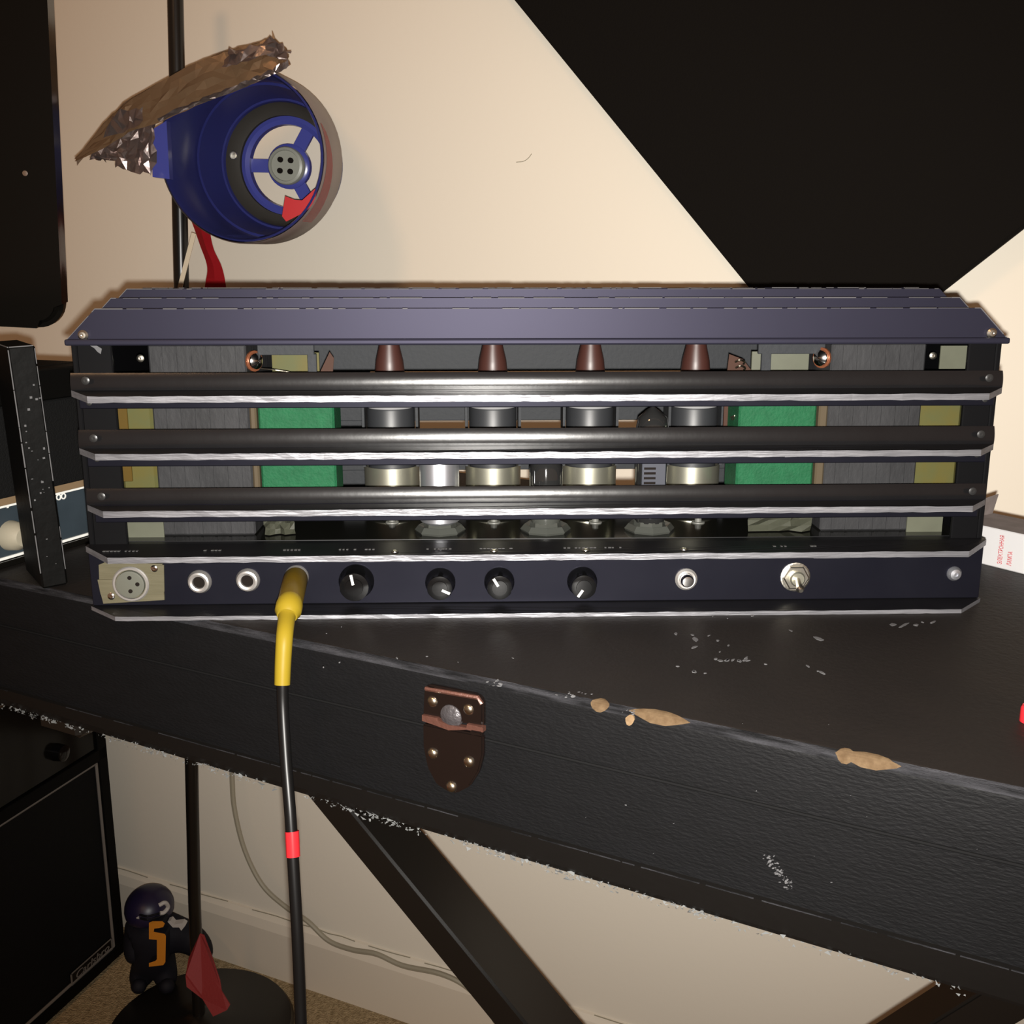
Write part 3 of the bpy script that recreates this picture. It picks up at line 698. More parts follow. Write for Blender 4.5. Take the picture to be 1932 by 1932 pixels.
# ================================================================== instrument cable in the third jack
cab = empty('instrument_cable', AO + AXx * P(560, 1088).x + AXy * 0.0 + Vector((0, 0, P(560, 1088).z)))
tag(cab, 'black instrument cable with a yellow plug in the third jack from the left', 'cable')
cb = Vector(cab.location)
def W(p): return Vector(p) - cb
j0 = W(AO + AXx * P(560, 1088).x - AXy * 0.0036 + Vector((0, 0, P(560, 1088).z)))
j1 = W(on_y(546, 1142, 0.528)); d = (j1 - j0).normalized()
bm = new(); Lb = (j1 - j0).length
lathe(bm, [(0.0028, -0.001), (0.0066, 0.0), (0.0069, 0.002), (0.0066, Lb * 0.93), (0.0060, Lb)], j0, d, 24); obj('plug_barrel', bm, 'yellow', cab, True)
b1 = W(on_y(541, 1166, 0.520))
bm = new(); tube(bm, [j1 - d * 0.003, j1 + d * 0.001, j1.lerp(b1, 0.55), j1.lerp(b1, 0.85)], [0.0066, 0.0070, 0.0068, 0.0052], 22); obj('boot_collar', bm, 'yellow2', cab, True)
p = [j1.lerp(b1, 0.6), b1, W(on_y(537, 1200, 0.508)), W(on_y(534, 1250, 0.503)), W(on_y(532.5, 1292, 0.500))]
pp = smooth_path(p, 5)
bm = new(); tube(bm, pp, [0.0046 - 0.0007 * i / len(pp) for i in range(len(pp))], 18); obj('boot_sleeve', bm, 'yellow2', cab, True)
p = [W(on_y(533, 1284, 0.500)), W(on_y(534, 1340, 0.497)), W(on_y(540, 1440, 0.488)), W(on_y(548, 1540, 0.478)), W(on_y(554, 1640, 0.470)), W(on_y(561, 1760, 0.462)), W(on_y(566, 1880, 0.456)), W(on_y(569, 2000, 0.45)), W(on_y(572, 2300, 0.44)), W(Vector((-0.12, 0.46, 0.02))), W(Vector((-0.05, 0.52, 0.0035))), W(Vector((0.1, 0.5, 0.0035)))]
bm = new(); tube(bm, smooth_path(p, 8), 0.0030, 12); obj('flex', bm, 'rubber', cab, True)
q = [W(on_y(551.0, 1568, 0.4758)), W(on_y(552.2, 1592, 0.4738)), W(on_y(553.2, 1616, 0.4719))]
bm = new(); tube(bm, q, 0.0035, 14); obj('tape_band', bm, 'redtape', cab, True)

# ================================================================== stand under the case
st = empty('folding_stand', (c0.x + CN.x * 0.2, c0.y + CN.y * 0.2, 0), -CA)
tag(st, 'black steel folding stand with crossed legs under the long case', 'stand')
SPT = Vector((c0.x, c0.y, 0)) + CN * 0.20
def sl(p):
    d = Vector(p) - Vector(st.location); return Vector((d.dot(CX), d.dot(CN), d.z))
def on_stand(u, v, off=0.0): return sl(on_plane(u, v, SPT + CN * off, CN))
zc_b = zl - 0.012
def leg(pa, pb, y, name='leg'):
    a = Vector((pa.x, y, pa.z)); b = Vector((pb.x, y, pb.z)); d = b - a
    a2 = a + d * ((zlow(0) - 0.014 - a.z) / d.z); b2 = a + d * ((0.012 - a.z) / d.z)
    bm = new(); bar(bm, a2, b2, 0.046, 0.026, (0, 1, 0), 0.0018); return obj(name, bm, 'tube_black', st, True), a2, b2
l1, a1, b1_ = leg(on_stand(690, 1535), on_stand(1018, 1932), 0.0)
l2, a2, b2_ = leg(on_stand(1932, 1922), on_stand(1868, 1960), 0.05)
for pt in (a1, a2):
    bm = new(); box(bm, pt.x - 0.02, pt.x + 0.02, -0.16, 0.20, zlow(0.1) - 0.032, zlow(0.3) - 0.0012, 0.003); obj('top_rail', bm, 'tube_black', st)
for pt in (b1_, b2_):
    bm = new(); box(bm, pt.x - 0.02, pt.x + 0.02, -0.18, 0.22, 0.0, 0.025, 0.004); obj('foot_rail', bm, 'tube_black', st)

# ================================================================== round-base stand with the blue lamp housing
pb = on_z(378, 1948, 0.0)
ms = empty('pole_stand', (pb.x, pb.y, 0))
tag(ms, 'thin black pole stand with a round base, by the wall', 'stand')
bm = new(); lathe(bm, [(0.122, 0), (0.124, 0.004), (0.120, 0.010), (0.05, 0.016), (0.02, 0.026), (0.012, 0.030), (0, 0.030)], n=48); obj('round_base', bm, 'tube_black', ms, True)
ptop = on_y(329, -90, 1.27) - Vector(ms.location)
pm = on_y(367, 1700, 1.232) - Vector(ms.location)
p_lo = Vector((0, 0, 0.025))
bm = new(); tube(bm, [p_lo, pm, pm.lerp(ptop, 0.5), ptop], [0.0080, 0.0080, 0.0086, 0.0088], 16); obj('pole', bm, 'tube_black', ms, True)
# red tape tail on the pole foot
bm = new()
pts = [on_y(u, v, y) - Vector(ms.location) for u, v, y in ((377, 1762, 1.205), (385, 1765, 1.205), (398, 1800, 1.195), (415, 1850, 1.17), (418, 1870, 1.16), (434, 1896, 1.155), (428, 1906, 1.152), (402, 1918, 1.15), (382, 1885, 1.16), (352, 1862, 1.165), (350, 1842, 1.17), (356, 1808, 1.19), (363, 1795, 1.20))]
prism(bm, pts, (0, 0.0015, 0)); obj('red_tape_flag', bm, 'redcloth', ms)

# --- the blue housing
RZ = 1.115
rc = on_y(455, 292, RZ); back = on_y(553, 316, RZ + 0.165); ax = (back - rc).normalized()
sc_ = 0.00058 * 0.97
lampo = empty('blue_lamp_housing', rc)
tag(lampo, 'round blue plastic lamp housing with a foil hood, taped to the pole', 'lamp housing')
def D(px): return px * sc_
prof_in = [(D(150), 0.0), (D(147), -0.002), (D(144), 0.003), (D(142), 0.082), (D(137), 0.081), (D(136), 0.086), (D(124), 0.126), (D(120), 0.126), (D(118), 0.130)]
bm = new(); lathe(bm, prof_in, axis=ax, n=64, cap=False)
bmesh.ops.solidify(bm, geom=bm.faces[:], thickness=0.0012); obj('bowl', bm, 'blue', lampo, True)
bm = new(); lathe(bm, [(D(152), 0.0), (D(154), 0.003), (D(154), 0.062), (D(150), 0.068), (D(145), 0.072)], axis=ax, n=64, cap=False); obj('outer_barrel', bm, 'barrel', lampo, True)
bm = new(); lathe(bm, [(D(96), 0.146), (D(96), 0.156), (D(79), 0.156), (D(80), 0.147), (D(88), 0.1445), (D(96), 0.146)], axis=ax, n=48, cap=False); obj('inner_ring', bm, 'blue', lampo, True)
bm = new(); lathe(bm, [(D(38), 0.148), (D(44), 0.150), (D(44), 0.158), (D(38), 0.158)], axis=ax, n=32); obj('hub', bm, 'blue', lampo, True)
hx, hy, hd = frame_of(ax)
for angd in (178, 58, -62):
    d3 = None
    # screen-like angle about the axis: right = +x, up = +z
    ex = (Vector((1, 0, 0)) - ax * ax.x).normalized(); ez = ax.cross(ex).normalized()
    if ez.z < 0: ez = -ez
    d3 = ex * math.cos(R(angd)) + ez * math.sin(R(angd))
    bm = new(); bar(bm, d3 * D(36) + ax * 0.154, d3 * D(84) + ax * 0.154, D(26), 0.005, d3.cross(ax)); obj('spoke', bm, 'blue', lampo)
bm = new(); lathe(bm, [(D(36), 0.150), (D(37), 0.140), (D(35), 0.138), (D(30), 0.137), (D(29), 0.139), (0, 0.139)], axis=ax, n=32); obj('socket', bm, 'socket', lampo, True)
for k in range(4):
    a = R(40 + 90 * k); c = (ex * math.cos(a) + ez * math.sin(a)) * D(15)
    bm = new(); lathe(bm, [(D(5.5), 0.1365), (D(5.5), 0.139), (0, 0.1385)], c, ax, 12); obj('socket_hole', bm, 'hole', lampo)
nb = (on_y(441, 293, RZ + 0.11) - rc); bm = new(); lathe(bm, [(0.0045, 0), (0.004, 0.002), (0, 0.003)], nb, -ax, 12); obj('rivet_stud', bm, 'nickel', lampo, True)
bm = new(); lathe(bm, [(D(120), 0.129), (D(110), 0.138), (D(96), 0.141), (D(95), 0.152)], axis=ax, n=64, cap=False); bmesh.ops.solidify(bm, geom=bm.faces[:], thickness=0.001); obj('recess_ring', bm, 'recess', lampo, True)
# square bracket where the foil meets the bowl
def lw(u, v, y): return on_y(u, v, y) - rc
bm = new(); prism(bm, [lw(286, 245, 1.115), (lw(314, 228, 1.115)), lw(320, 338, 1.115), lw(288, 334, 1.115)], (0, 0.012, 0)); obj('side_bracket', bm, 'blue', lampo)
# foil: a wrinkled hood wrapped over the top
def foil_sheet(name, front, backp, m, nu, amp_, folds):
    """surface between two poly-lines, crumpled"""
    bm = new()
    def along(pl, t):
        s = t * (len(pl) - 1); i = min(int(s), len(pl) - 2); return pl[i].lerp(pl[i + 1], s - i)
    nv = folds; grid = []
    for i in range(nu + 1):
        row = []
        for j in range(nv + 1):
            a = along(front, i / nu); b = along(backp, i / nu); p = a.lerp(b, j / nv)
            p = p + Vector((random.uniform(-1, 1), random.uniform(-1, 1), random.uniform(-1, 1))) * amp_ * (0.35 if j in (0,) else 1)
            row.append(bm.verts.new(p))
        grid.append(row)
    for i in range(nu):
        for j in range(nv):
            q = (grid[i][j], grid[i + 1][j], grid[i + 1][j + 1], grid[i][j + 1])
            if random.random() < 0.5: bm.faces.new(q[:3]); bm.faces.new((q[0], q[2], q[3]))
            else: bm.faces.new((q[0], q[1], q[3])); bm.faces.new(q[1:])
    bmesh.ops.solidify(bm, geom=bm.faces[:], thickness=0.0007)
    return obj(name, bm, m, lampo)
yf, yb_ = 1.088, 1.10
LOW = ((142, 304), (205, 275), (250, 246), (300, 232), (370, 200), (450, 170), (505, 146), (535, 130), (548, 122))
UP = ((143, 300), (200, 228), (240, 190), (310, 150), (370, 118), (420, 98), (470, 85), (515, 70), (540, 92))
lowl = [lw(u, v, yf) for u, v in LOW]; upl = [lw(u, v, yb_) for u, v in UP]
foil_sheet('foil_hood', lowl, upl, 'foil', 30, 0.0012, 6)
backl = [lw(u + 4, v + 12, 1.22) for u, v in UP]
foil_sheet('foil_back', upl, backl, 'foil', 26, 0.0016, 6)
rim = [lw(u, v, yf - 0.001) for u, v in ((300, 230), (370, 199), (450, 170), (505, 146), (540, 130))]
rim2 = [lw(u, v, yf - 0.004) for u, v in ((298, 222), (368, 190), (448, 160), (503, 135), (545, 112))]
foil_sheet('foil_rim', rim, rim2, 'silverfoil', 30, 0.0012, 2)
c1 = [lw(u, v, yf - 0.002) for u, v in ((420, 128), (455, 118), (500, 105), (535, 112))]
c2 = [lw(u, v, yf + 0.006) for u, v in ((425, 98), (465, 84), (515, 72), (550, 98))]
foil_sheet('foil_crumple', c1, c2, 'silverfoil', 12, 0.0035, 4)
c1 = [lw(u, v, yf - 0.004) for u, v in ((195, 262), (230, 250), (262, 236))]
c2 = [lw(u, v, yf + 0.003) for u, v in ((206, 222), (236, 206), (268, 205))]
foil_sheet('foil_crumple', c1, c2, 'silverfoil', 8, 0.003, 3)
c1 = [lw(u, v, yf + 0.004) for u, v in ((170, 296), (210, 264), (256, 240), (298, 224))]
c2 = [lw(u, v, yf + 0.012) for u, v in ((183, 299), (225, 312), (258, 324), (288, 333))]
foil_sheet('foil_side', c1, c2, 'silverfoil', 16, 0.003, 7)
bm = new(); tube(bm, [lw(517, 74, yb_), lw(514, 60, yb_)], [0.0014, 0.0004], 5); obj('foil_tip', bm, 'foil', lampo)
# red tape at the rim and strap hanging to the pole
def strap(name, left, right, m):
    bm = new(); L = smooth_path(left, 6); Rr = smooth_path(right, 6)
    a = [bm.verts.new(p) for p in L]; b = [bm.verts.new(p) for p in Rr]; mid = [bm.verts.new((p + q) / 2 + Vector((0, -0.004, 0))) for p, q in zip(L, Rr)]
    for i in range(len(a) - 1):
        bm.faces.new((a[i], a[i + 1], mid[i + 1], mid[i])); bm.faces.new((mid[i], mid[i + 1], b[i + 1], b[i]))
    bmesh.ops.solidify(bm, geom=bm.faces[:], thickness=0.0008)
    return obj(name, bm, m, lampo, True)
ys = 1.16
strap('red_strap', [lw(u, v, y) for u, v, y in ((352, 396, ys), (364, 425, ys), (377, 462, ys + 0.01), (391, 505, ys + 0.02), (386, 545, ys + 0.03), (384, 600, ys + 0.04))],
      [lw(u, v, y) for u, v, y in ((400, 426, ys), (397, 440, ys), (404, 472, ys + 0.01), (419, 505, ys + 0.02), (427, 545, ys + 0.03), (430, 600, ys + 0.04))], 'redtape')
bm = new(); yy = RZ - 0.006
prism(bm, [lw(u, v, yy) for u, v in ((538, 370), (556, 377), (570, 378), (592, 358), (600, 352), (592, 385), (575, 400), (552, 412), (540, 418), (532, 408))], (0, 0.001, 0)); obj('rim_tape', bm, 'redtape', lampo)
tp = []
for k in range(14):
    a = R(-48 + 68 * k / 13); dv = ex * math.cos(a) + ez * math.sin(a); tp.append(dv)
bm = new(); va = [bm.verts.new(v * D(154.6) + ax * 0.004) for v in tp]; vb = [bm.verts.new(v * D(155) + ax * (0.004 + 0.030 * (1 - k / 13.0) ** 0.5 + 0.002)) for k, v in enumerate(tp)]
for i in range(13): bm.faces.new((va[i], va[i + 1], vb[i + 1], vb[i]))
bmesh.ops.solidify(bm, geom=bm.faces[:], thickness=0.0005); obj('barrel_tape', bm, 'redtape', lampo, True)
# pale strip hanging behind the strap
bm = new(); a = on_y(366, 440, 1.215); b = on_y(338, 545, 1.215); b3 = on_y(322, 610, 1.215)
bar(bm, a - a, b3 - a, 0.0050, 0.0012, (1, 0, 0)); o = obj('paper_strip', bm, 'twine', at=a); tag(o, 'thin beige paper strip hanging beside the pole under the blue housing', 'strip')

# ================================================================== toy football player on the floor
YF = 1.275
tf0 = on_z(286, 1866, 0.0)
toy = empty('football_player_toy', (tf0.x, tf0.y, 0))
tag(toy, 'toy football player with dark purple helmet and orange 5, on the carpet', 'toy')
TY = tf0.y
def tl(u, v, dy=0.0): return on_y(u, v, TY + dy) - Vector(toy.location)
def skin_body(name, joints, edges, m, parent):
    bm = new(); vs_ = [bm.verts.new(j[0]) for j in joints]
    for a, b in edges: bm.edges.new((vs_[a], vs_[b]))
    me = bpy.data.meshes.new(name); bm.to_mesh(me); bm.free()
    o = bpy.data.objects.new(name, me); col.objects.link(o)
    md = o.modifiers.new('skin', 'SKIN'); md.use_smooth_shade = True
    for i, j in enumerate(joints): me.skin_vertices[0].data[i].radius = (j[1], j[2] if len(j) > 2 else j[1])
    me.skin_vertices[0].data[0].use_root = True
    o.modifiers.new('sub', 'SUBSURF').levels = 2; o.modifiers['sub'].render_levels = 2
    dg = bpy.context.evaluated_depsgraph_get(); me2 = bpy.data.meshes.new_from_object(o.evaluated_get(dg)); me2.name = name
    bpy.data.objects.remove(o)
    me2.materials.clear(); me2.materials.append(M[m])
    for p in me2.polygons: p.use_smooth = True
    o2 = bpy.data.objects.new(name, me2); col.objects.link(o2); o2.parent = parent; return o2
J = [(tl(290, 1812), 0.032, 0.028), (tl(290, 1785), 0.034, 0.027), (tl(290, 1756), 0.032, 0.027), (tl(288, 1734), 0.016),
     (tl(326, 1758), 0.026), (tl(364, 1772, 0.01), 0.023), (tl(388, 1796, -0.01), 0.017), (tl(376, 1815, -0.03), 0.013),
     (tl(258, 1760), 0.023), (tl(252, 1792, -0.01), 0.017), (tl(258, 1820, -0.02), 0.013),
     (tl(310, 1834), 0.021), (tl(314, 1850, -0.01), 0.017), (tl(312, 1858, -0.005), 0.013), (tl(316, 1862, -0.035), 0.011),
     (tl(270, 1834), 0.021), (tl(264, 1850, -0.01), 0.017), (tl(262, 1858, -0.005), 0.013), (tl(262, 1862, -0.035), 0.011)]
skin_body('body', J, [(0, 1), (1, 2), (2, 3), (2, 4), (4, 5), (5, 6), (6, 7), (2, 8), (8, 9), (9, 10), (0, 11), (11, 12), (12, 13), (13, 14), (0, 15), (15, 16), (16, 17), (17, 18)], 'navy', toy)
hc = tl(282, 1712, -0.006); 
bm = new(); bmesh.ops.create_uvsphere(bm, u_segments=28, v_segments=16, radius=1.0)
for v in bm.verts:
    v.co = Vector((v.co.x * 0.033, v.co.y * 0.036, v.co.z * 0.030))
    if v.co.z < -0.009: v.co.z = -0.009 + (v.co.z + 0.009) * 0.2
    v.co += hc
obj('helmet', bm, 'purple', toy, True)
bm = new(); tube(bm, smooth_path([tl(300, 1708, -0.038), tl(311, 1703, -0.034), tl(317, 1711, -0.030), tl(310, 1721, -0.035), tl(302, 1723, -0.038)], 5), 0.0028, 8); obj('helmet_horn', bm, 'bone', toy, True)
bm = new(); tube(bm, smooth_path([tl(249, 1720, -0.03), tl(252, 1731, -0.036), tl(263, 1731, -0.040)], 4), 0.0020, 8); obj('face_guard', bm, 'bone', toy, True)
for dz in (0, 6):
    bm = new(); tube(bm, smooth_path([tl(258, 1724 + dz, -0.03), tl(278, 1729 + dz, -0.052), tl(302, 1723 + dz, -0.034)], 4), 0.0016, 6); obj('face_mask_bar', bm, 'navy', toy, True)
bm = new(); prism(bm, [tl(u, v, -0.033) for u, v in ((316, 1739), (322, 1737), (328, 1744), (344, 1742), (350, 1746), (342, 1756), (338, 1750), (326, 1750))], (0, 0.010, 0)); obj('shoulder_marking', bm, 'bone', toy)
bm = new(); prism(bm, [tl(u, v, -0.043) for u, v in ((281, 1741), (288, 1738), (306, 1738), (311, 1742), (308, 1749), (300, 1751), (291, 1752), (290, 1758), (311, 1762), (313, 1766), (312, 1815), (308, 1821), (281, 1824), (281, 1817), (293, 1813), (296, 1810), (296, 1773), (281, 1772))], (0, 0.018, 0), 0, 1); obj('number_five', bm, ['orange', 'navy'], toy)

# ================================================================== small speaker cabinet, lower left
cc = on_z(238, 1800, 0.0)                                  # its far front corner
SA = R(72)                                                 # its face runs nearly away from the camera
sp = empty('speaker_cabinet', (cc.x, cc.y, 0), SA)
tag(sp, 'black speaker cabinet with grey piping on the carpet, below the case', 'speaker')
SX = Vector((math.cos(SA), math.sin(SA), 0)); SY = Vector((-math.sin(SA), math.cos(SA), 0))
def spl(p): d = Vector(p) - Vector(sp.location); return Vector((d.dot(SX), d.dot(SY), d.z))
def on_sp(u, v, off=0.0): return spl(on_plane(u, v, Vector(sp.location) - SY * off, SY))
SW, SH, SD = 0.62, on_sp(205, 1418).z + 0.012, 0.30
SH2 = SH + 0.13
bm = new(); box(bm, -SW, 0.0, 0.012, SD, 0.008, SH2, 0.004, seg=2); obj('cabinet', bm, 'blackwood', sp)
FR = 0.018
for nm, a in (('frame_rail', (-SW, 0, 0.0, 0.014, 0.006, 0.006 + FR)), ('frame_rail', (-SW, 0, 0.0, 0.014, SH - FR, SH)), ('frame_rail', (-FR, 0, 0.0, 0.014, 0.006 + FR, SH2)), ('frame_rail', (-SW, -SW + FR, 0.0, 0.014, 0.006 + FR, SH - FR))):
    bm = new(); box(bm, *a, 0.001); obj(nm, bm, 'blackwood', sp)
bm = new(); box(bm, -SW + FR, -FR, 0.004, 0.013, SH + 0.001, SH2 - 0.002, 0.001); obj('control_board', bm, 'gloss', sp)
kc_ = on_sp(112, 1420); bm = new(); lathe(bm, [(0.012, 0), (0.011, 0.012), (0.007, 0.014), (0, 0.0145)], (kc_.x, 0.004, kc_.z), (0, -1, 0), 20); obj('control_knob', bm, 'knob', sp, True)
bm = new(); box(bm, -SW + FR, -FR, 0.006, 0.012, 0.006 + FR, SH - FR); obj('grille_cloth', bm, 'grille', sp)
za, zb_, xa, xb = 0.006 + FR + 0.002, SH - FR - 0.002, -SW + FR + 0.002, -FR - 0.002
bm = new(); 
for a, b in (((xa, za), (xb, za)), ((xb, za), (xb, zb_)), ((xb, zb_), (xa, zb_)), ((xa, zb_), (xa, za))): tube(bm, [(a[0], 0.004, a[1]), (b[0], 0.004, b[1])], 0.0022, 8)
obj('piping', bm, 'piping', sp, True)
ba = on_sp(133, 1850, -0.004); bb = on_sp(210, 1775, -0.004)
bl, br, bz0, bz1 = ba.x, bb.x, on_sp(136, 1860, -0.004).z, on_sp(132, 1838, -0.004).z
bm = new(); box(bm, bl, br, 0.003, 0.006, bz0, bz1, 0.0005); bdg = obj('badge', bm, 'gloss', sp)
bm = new(); e = 0.0013
for a in ((bl, br, bz0, bz0 + e), (bl, br, bz1 - e, bz1), (bl, bl + e * 1.6, bz0, bz1), (br - e * 1.6, br, bz0, bz1)): box(bm, a[0], a[1], 0.0022, 0.0034, a[2], a[3])
obj('badge_border', bm, 'piping', bdg)
hgt = (bz1 - bz0)
mt = Matrix.Translation((bl + (br - bl) * 0.10, 0.0026, bz0 + hgt * 0.28)) @ Matrix.Rotation(R(90), 4, 'X')
tx = text_mesh('badge_lettering', 'Carlsbro', hgt * 0.72, 'piping', bdg, mt, 0.0003, 1.0, 0.25)
wd = max(v.co.x for v in tx.data.vertices) - min(v.co.x for v in tx.data.vertices); x0 = min(v.co.x for v in tx.data.vertices); kx = (br - bl) * 0.8 / wd
for v in tx.data.vertices: v.co.x = x0 + (v.co.x - x0) * kx
for sx in (-SW + 0.04, -0.04):
    for sy in (0.05, SD - 0.05):
        bm = new(); lathe(bm, [(0.012, 0), (0.014, 0.009)], (sx, sy, 0), (0, 0, 1), 12); obj('foot', bm, 'rubber', sp)

# ================================================================== left side on the case: upright box, second amplifier, loudspeaker
ub = on_z(80, 1112, CZ)
up = empty('upright_box', (ub.x, ub.y, CZ), R(35))
up.rotation_euler = (R(0.5), R(-2.2), R(35))
tag(up, 'tall narrow black wooden box with worn edges, left of the slatted amplifier', 'box')
def upz(v, u=40): return on_plane(u, v, up.location, (0, 1, 0)).z - CZ
HB = upz(653)
bm = new(); box(bm, 0.0, 0.015, 0.0, 0.047, 0.0, HB, 0.0012); obj('body', bm, 'blackwood', up)
bm = new()
for (x, y) in ((0.0, 0.0), (0.015, 0.0)):
    z = 0.01
    while z < HB - 0.005:
        l = random.uniform(0.006, 0.03)
        if random.random() < 0.95: tube(bm, [(x + (0.0004 if x == 0 else -0.0004), y + 0.0004, z), (x + (0.0004 if x == 0 else -0.0004), y + 0.0004, min(z + l, HB - 0.002))], random.uniform(0.0002, 0.0005), 5)
        z += l + random.uniform(0, 0.002)
for _ in range(24):
    x = random.uniform(0.001, 0.013); z = random.uniform(0.01, HB - 0.02); l = random.uniform(0.0004, 0.0014)
    box(bm, x, x + l, -0.0003, 0.0002, z, z + l * random.uniform(0.4, 1.2))
tube(bm, [(0.001, 0.0004, HB - 0.0004), (0.014, 0.0004, HB - 0.0004)], 0.0004, 5); tube(bm, [(0.0004, 0.001, HB - 0.0004), (0.0004, 0.046, HB - 0.0004)], 0.0004, 5)
obj('edge_wear', bm, 'scuff', up)['kind'] = 'stuff'

GA = R(66)
gb = on_z(42, 1072, CZ)
gb = gb + Vector((0.0, 0.035, 0))
sa = empty('vintage_amplifier', (gb.x, gb.y, CZ), GA)
tag(sa, 'black amplifier with slate-blue control panel and tan strip, behind the upright box', 'amplifier')
GX = Vector((math.cos(GA), math.sin(GA), 0)); GY = Vector((-math.sin(GA), math.cos(GA), 0))
def gl(p): d = Vector(p) - Vector(sa.location); return Vector((d.dot(GX), d.dot(GY), d.z))
def on_g(u, v, off=0.0): return gl(on_plane(u, v, Vector(sa.location) - GY * off, GY))
gx0 = -0.16; gx1 = on_g(126, 960).x + 0.03
zt_ = on_g(20, 935).z; zw = on_g(20, 954).z
HT = on_g(110, 688).z
bm = new(); box(bm, gx0, gx1, 0.004, 0.16, 0.0, HT, 0.002); obj('cabinet', bm, 'blackwood', sa)
bm = new(); box(bm, gx0, gx1, -0.006, 0.004, zt_ + 0.0005, HT - 0.022, 0.001); obj('grille_board', bm, 'grille', sa)
bm = new(); box(bm, gx0, gx1, -0.012, 0.010, HT - 0.021, HT - 0.0005, 0.001); obj('top_rail', bm, 'blackwood', sa)
bm = new(); box(bm, gx0, gx1 - 0.002, 0.0, 0.004, 0.006, zw, 0.0003); obj('face_panel', bm, 'faceplate', sa)
bm = new(); box(bm, gx0, gx1 - 0.002, -0.001, 0.004, zw + 0.0012, zt_, 0.0003); obj('tan_strip', bm, 'tan', sa)
bm = new(); box(bm, gx0, gx1 - 0.002, -0.0012, 0.004, zw, zw + 0.0013); obj('white_line', bm, 'white', sa)
bm = new(); box(bm, gx0, gx1 - 0.002, -0.0012, 0.004, 0.0045, 0.0062); obj('white_line', bm, 'white', sa)
bm = new(); box(bm, gx0, gx1, -0.004, 0.004, 0.0, 0.0040, 0.0004); obj('base_rail', bm, 'gloss', sa)
kc = on_g(20, 1010)
bm = new(); lathe(bm, [(0.010, 0), (0.009, 0.008), (0.006, 0.012), (0, 0.0125)], (kc.x, 0.0, kc.z), (0, -1, 0), 20); obj('knob', bm, 'gcable', sa, True)
bm = new()
for k in range(9):
    a = R(-60 + 240 * k / 8); box(bm, kc.x + 0.019 * math.cos(a) - 0.0007, kc.x + 0.019 * math.cos(a) + 0.0007, -0.0004, 0.0002, kc.z + 0.019 * math.sin(a) - 0.0006, kc.z + 0.019 * math.sin(a) + 0.0006)
obj('dial_dots', bm, 'white', sa)['kind'] = 'stuff'
for u, v in ((110, 938), (119, 936)):
    c = on_g(u, v); bm = new(); lathe(bm, [(0.0022, 0), (0.0022, 0.0006), (0.0014, 0.0006), (0.0014, 0.0)], (c.x, 0, c.z), (0, -1, 0), 12, cap=False); obj('panel_mark', bm, 'white', sa)

# loudspeaker, gloss black with rounded corners, upper left
ly = 0.86
lc = on_y(119, 622, ly)
sb = empty('gloss_loudspeaker', (lc.x, ly, lc.z))
tag(sb, 'tall glossy black loudspeaker with rounded corners, above the upright box', 'speaker')
bm = new(); Wd, Hh, rr = 0.24, 0.42, 0.020; pts = []
for cx, cz, a0 in ((-rr, rr, -90), (-rr, Hh - rr, 0), (-Wd + rr, Hh - rr, 90), (-Wd + rr, rr, 180)):
    for k in range(9):
        a = R(a0 + 90 * k / 8); pts.append((cx + rr * math.cos(a), 0.0, cz + rr * math.sin(a)))
prism(bm, pts, (0, 0.02, 0)); bmesh.ops.bevel(bm, geom=[e for e in bm.edges if abs(e.verts[0].co.y - e.verts[1].co.y) < 1e-6], offset=0.006, segments=3, affect='EDGES')
o = obj('shell', bm, 'gloss', sb, True)
sb.rotation_euler = (R(4), R(3.5), R(9))
bm = new(); lathe(bm, [(0.075, 0), (0.078, 0.003), (0.070, 0.004), (0.066, 0.001), (0.03, 0.0005), (0.02, 0.003), (0, 0.004)], (-Wd / 2 - 0.02, 0.0, 0.12), (0, -1, 0), 36); obj('woofer', bm, 'foam', sb, True)
bm = new(); lathe(bm, [(0.0022, 0), (0.002, 0.0008), (0, 0.001)], (-0.022, 0.0, 0.118), (0, -1, 0), 12); obj('highlight_stud', bm, 'chrome', sb, True)  # chrome dot added in place of a specular highlight on the shell

# ================================================================== right: tube carton, small red object, wall cable
k0 = on_z(1852, 1064, CZ); k1 = on_z(1932, 1084, CZ)
kd = (k1 - k0).normalized(); kA = math.atan2(kd.y, kd.x)
kt = empty('tube_carton', k0 - kd * 0.02, kA)
tag(kt, 'small white carton with red Cyrillic lettering at the right of the amplifier', 'carton')
KY = Vector((-kd.y, kd.x, 0))
def kl(p): d = Vector(p) - Vector(kt.location); return Vector((d.dot(kd), d.dot(KY), d.z))
def on_k(u, v, off=0.0): return kl(on_plane(u, v, Vector(kt.location) - KY * off, KY))
kh = on_k(1855, 992).z
bm = new(); box(bm, 0.0, 0.125, 0.0, 0.040, 0.0, kh, 0.0006); ko = obj('carton_body', bm, ['carton', 'cartongrey'], kt)
for p in ko.data.polygons:
    if p.normal.z > 0.9: p.material_index = 1
bm = new(); ka = on_k(1862, 955, -0.02)
prism(bm, [(0.0, 0.002, kh), (0.0, 0.038, kh), (0.0, 0.034, kh + 0.016), (0.0, 0.008, kh + 0.013)], (0.0006, 0, 0)); bmesh.ops.rotate(bm, verts=bm.verts[:], cent=(0, 0.02, kh), matrix=Matrix.Rotation(R(20), 3, 'Y')); obj('end_flap', bm, 'cartongrey', kt)
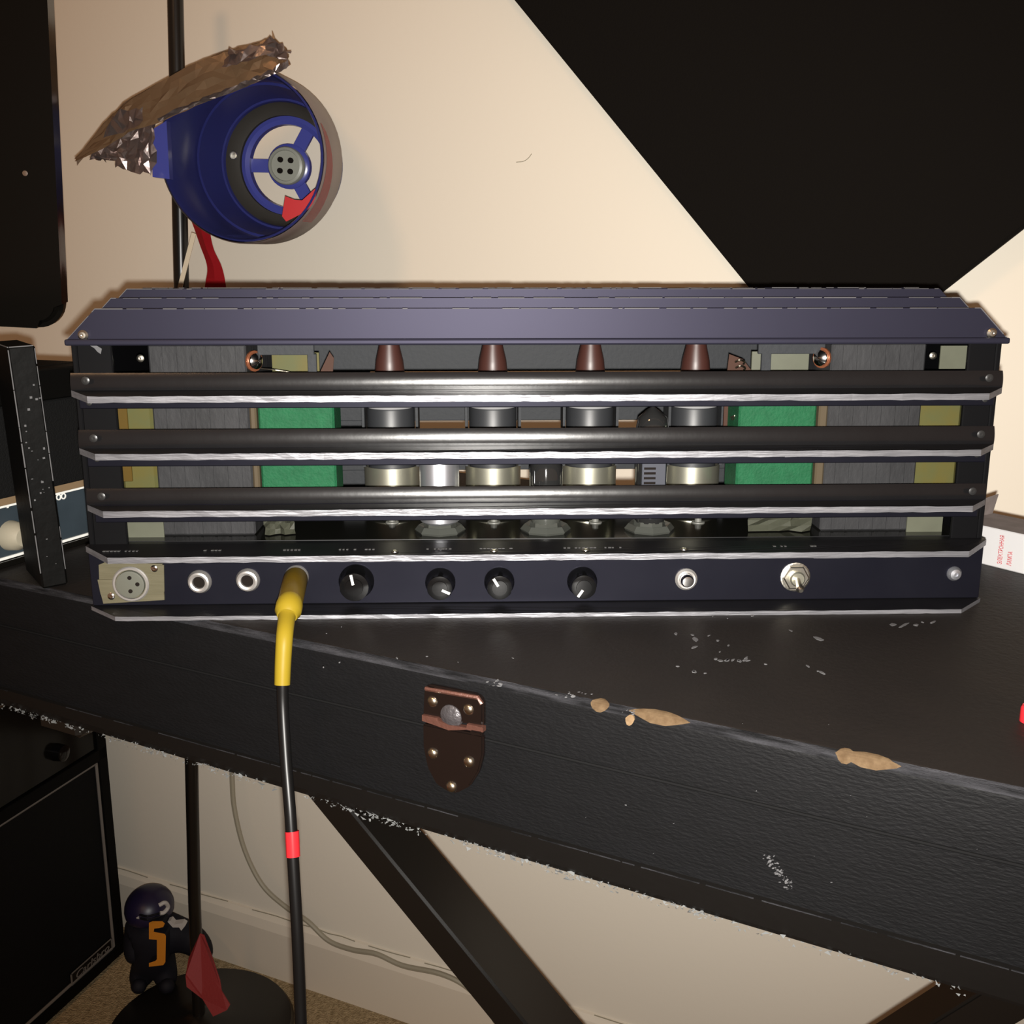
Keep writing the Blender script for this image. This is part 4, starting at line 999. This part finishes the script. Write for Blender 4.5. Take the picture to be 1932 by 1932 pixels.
t1 = on_k(1890, 1065); t2 = on_k(1908, 1068)
tl1 = on_k(1890, 1008).z - t1.z
for txt, p0, L in (('ЭЛЕКТРОННАЯ', t1, on_k(1890, 1010).z - t1.z), ('ЛАМПА', t2, on_k(1906, 1040).z - t2.z)):
    mt = Matrix.Translation((p0.x + 0.0, -0.0003, p0.z)) @ Matrix.Rotation(R(90), 4, 'X') @ Matrix.Rotation(R(90), 4, 'Z')
    o = text_mesh('lettering', txt, 0.0042, 'redink', kt, mt, 0.0001)
    z0 = min(v.co.z for v in o.data.vertices); z1_ = max(v.co.z for v in o.data.vertices)
    for v in o.data.vertices: v.co.z = p0.z + (v.co.z - z0) * L / (z1_ - z0)
rcp = on_z(1943, 1362, CZ)  # small glossy red object at the case's right end
rk = empty('red_object', (rcp.x, rcp.y, CZ + 0.0002)); tag(rk, 'small red glossy object at the right end of the case lid', 'cap')
bm = new(); lathe(bm, [(0.0042, 0), (0.0042, 0.006), (0.0036, 0.0072), (0, 0.0076)], n=20); obj('red_shell', bm, 'redtape', rk, True)

pts = [on_wall(u, v, 0.022) for u, v in ((436, 1380), (438, 1470), (443, 1530), (462, 1605), (495, 1670), (540, 1712), (580, 1738), (620, 1775), (665, 1792), (710, 1800), (760, 1822), (830, 1837), (880, 1862), (920, 1905), (945, 1945))]
for i, p in enumerate(pts):
    pass
cable = empty('wall_cable', pts[0]); tag(cable, 'thin grey cable hanging in front of the wall and baseboard', 'cable')
ex_ = [pts[0] + Vector((0, 0, 0.25))] + pts + [Vector((pts[-1].x + 0.03, pts[-1].y - 0.03, 0.0045)), Vector((pts[-1].x + 0.2, pts[-1].y - 0.14, 0.0045))]
bm = new(); tube(bm, smooth_path([p - pts[0] for p in ex_], 6), 0.0036, 8); obj('cord', bm, 'gcable', cable, True)
# hair-thin scratch on the wall
bm = new(); p = [on_wall(u, v, 0.0002) for u, v in ((974, 306), (988, 304), (997, 298), (1003, 290))]; tube(bm, smooth_path(p, 5), 0.0004, 5); structure(obj('trim_2', bm, 'gcable'))
